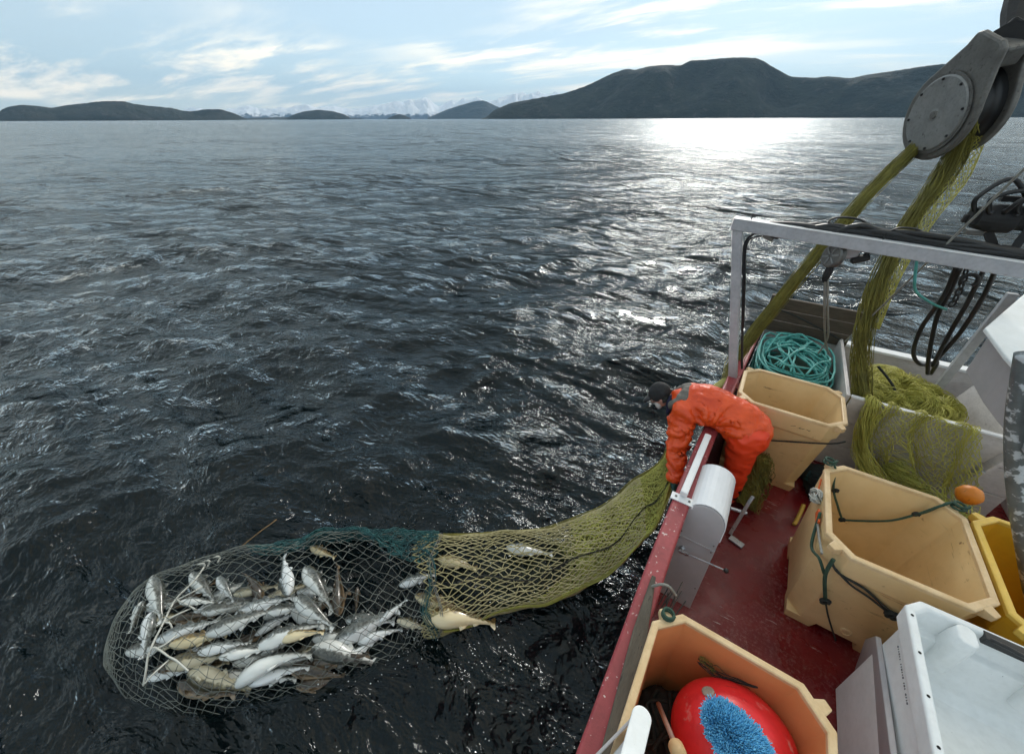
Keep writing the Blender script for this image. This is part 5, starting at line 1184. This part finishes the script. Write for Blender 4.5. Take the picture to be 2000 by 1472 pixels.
rope('cable_run', [at(1520, 466, y=4.38), at(1480, 462, y=4.37), at(1458, 480, y=4.37), at(1455, 560, y=4.37), at(1452, 640, y=4.37)], .008, 'black_rubber', None, 40, cl_)
mb = MB(); mb.box(at(1500, 464, y=4.38), (.10, .03, .035), Matrix.Rotation(.3, 3, 'Y')); mb.build('clip', 'galv', cl_, bevel=.004)
HO = [([(1868, 520), (1845, 575), (1800, 640), (1784, 690), (1800, 712), (1830, 706), (1818, 730)], 'black hydraulic hose hanging in a wide loop, leftmost of the hanging hoses'),
      ([(1875, 525), (1855, 570), (1830, 620), (1815, 690), (1812, 730)], 'black hydraulic hose hanging almost straight, second from the left'),
      ([(1925, 520), (1890, 590), (1850, 660), (1822, 715)], 'black hydraulic hose slanting down, third from the left'),
      ([(1945, 528), (1920, 580), (1875, 650), (1826, 706)], 'black hydraulic hose slanting down, rightmost of the hanging hoses')]
for pts, lab in HO:
    o = rope('hydraulic_hose', [at(x, y, y=4.55 + .10 * i) for i, (x, y) in enumerate(pts)], .0175, 'black_rubber', lab, 40); o['category'] = 'hose'; o['group'] = 'hanging hydraulic hoses'
rope('rope', [at(1792, 500, y=4.36), at(1787, 545, y=4.4), at(1790, 570, y=4.5), at(1820, 592, y=4.6), at(1848, 604, y=4.7)], .010, 'rope_teal', 'thin teal rope hanging from the beam beside the black hoses')
ch = empty('chain', at(1880, 560, y=4.5), 'dark steel chain with shackle hanging below the beam at right', 'chain')
cp = [at(x, y, y=4.5) for x, y in ((1888, 525), (1884, 538), (1880, 551), (1876, 564), (1870, 576), (1864, 588), (1857, 598))]
for i in range(len(cp) - 1):
    c_ = (cp[i] + cp[i + 1]) / 2; d_ = (cp[i + 1] - cp[i]).normalized(); s_ = d_.cross(Vector((0, 1, 0)) if i % 2 else Vector((.3, .2, 1))).normalized(); hl = (cp[i + 1] - cp[i]).length * .62
    mb = MB(); mb.tube([c_ + d_ * hl * math.cos(a) + s_ * .018 * math.sin(a) for a in np.linspace(0, 6.28, 13)[:-1]], .007, 6, closed=True); mb.build('link', 'black_iron', ch, smooth=True)
mb = MB(); c_ = at(1893, 548, y=4.48); mb.tube([c_ + Vector((.045 * math.cos(a), 0, .05 * math.sin(a))) for a in np.linspace(-.8, 4, 16)], .014, 8); mb.build('shackle', 'black_iron', ch, smooth=True)
wp = [at(2030, 302, y=3.9), at(1830, 520, y=4.6), at(1650, 668, y=5.15), at(1598, 700, y=5.5)]
rope('wire', [wp[0], wp[0].lerp(wp[2], .5), wp[2]], .0085, 'rope_grey', 'taut grey wire slanting across in front of the gantry beam', 20).__setitem__('category', 'wire')
rope('rope', [at(1462, 590, y=5.9), at(1510, 602, y=5.9), at(1560, 620, y=5.92), at(1650, 668, y=5.95)], .010, 'rope_dark', 'dark rope sagging across the brown boards behind the coil')
# black hydraulic motor and valve block behind the beam at right
mo = empty('hydraulic_motor', at(1960, 430, y=4.7), 'black hydraulic winch motor behind the beam at the right edge', 'motor')
c_ = at(1965, 428, y=4.7)
mb = MB(); mb.lathe([(.04, -.18), (.08, -.17), (.10, -.08), (.10, .04), (.075, .06), (.075, .2)], c_, (1, .1, 0), 20); mb.build('motor_drum', 'black_iron', mo)
mb = MB(); mb.box(c_ + Vector((-.16, 0, .0)), (.10, .13, .11)); mb.box(c_ + Vector((-.21, 0, -.02)), (.05, .06, .06)); mb.build('valve_block', 'black_iron', mo, bevel=.01)
mb = MB(); mb.bar(c_ + Vector((.18, 0, .05)), at(2050, 290, y=4.75), .22, .14); mb.build('arm', 'black_iron', mo, bevel=.02)
mb = MB(); mb.bar(c_ + Vector((-.1, 0, .14)), c_ + Vector((.3, 0, .14)), .05, .04); mb.build('bracket', 'black_iron', mo)
mb = MB(); mb.bar(c_ + Vector((.15, 0, 0)), at(1955, 520, y=4.55), .05, .05); mb.bar(c_ + Vector((-.05, 0, -.1)), c_ + Vector((.05, 0, -.22)), .05, .05); mb.build('bracket', 'black_iron', mo)
for k in range(4): mb = MB(); p = c_ + Vector((-.2 + .07 * k, -.07, .06 - .02 * (k % 2))); mb.lathe([(.018, 0), (.018, .03), (.011, .04)], p, (0, -1, .4), 8); mb.build('fitting', 'black_rubber', mo)
mb = MB(); mb.box(c_ + Vector((-.12, .02, -.115)), (.10, .08, .03)); mb.build('base_plate', 'galv', mo)
for k in range(6):
    rg = random.Random(200 + k); p = c_ + Vector((-.22 + .08 * k, -.09, .05)); rope('hose_run', [p, p + Vector((rg.uniform(-.05, .05), -.05, .10)), p + Vector((.10 + rg.uniform(-.05, .1), -.02, .16 + rg.uniform(0, .1))), p + Vector((.28, .02, .05 + .06 * k))], .016, 'black_rubber', None, 20, mo)
# white machine top and peeling pipe at the right edge
tb = empty('winch_cover', (1.8, 3.9, 2.2), 'white flat machine cover jutting in at the right edge', 'cover')
pl = [at(1924, 640, z=2.6), at(2060, 522, z=2.6), at(2160, 620, z=2.6), at(2120, 840, z=2.58), at(1998, 730, z=2.58), at(1965, 695, z=2.59)]
mb = MB(); mb.prism(pl, (0, 0, -.03)); mb.build('cover_plate', 'white_plastic', tb, bevel=.008)
mb = MB(); mb.prism([p + Vector((.05, .02, -.03)) for p in pl], (.05, .05, -.35)); mb.build('cover_skirt', 'panel_grey_and_shade', tb, bevel=.008)
mb = MB(); pp_ = [at(2004, 690, y=3.12), at(1994, 750, y=3.1), at(1984, 820, y=3.08), at(1982, 890, y=3.06), at(1986, 960, y=3.05), at(2000, 1060, y=3.04), at(2024, 1200, y=3.02), at(2046, 1320, y=3.0)]
mb.tube(smooth_path(pp_, 40), .044, 16); tag(mb.build('pipe', 'peeling', smooth=True), 'grey pipe with peeling white paint at the right edge', 'pipe')
rp_ = empty('rope_coil', (2.5, 5.0, 1.0), 'turquoise rope glimpsed behind the leaning boards at the right edge', 'rope')
for k in range(6): rope('rope_turn', [Vector((2.50 + .03 * k, 5.4, 1.62)), Vector((2.56 + .03 * k, 5.0, 1.55 + .02 * k)), Vector((2.60 + .03 * k, 4.5, 1.50))], .012, 'rope_teal', None, 12, rp_)
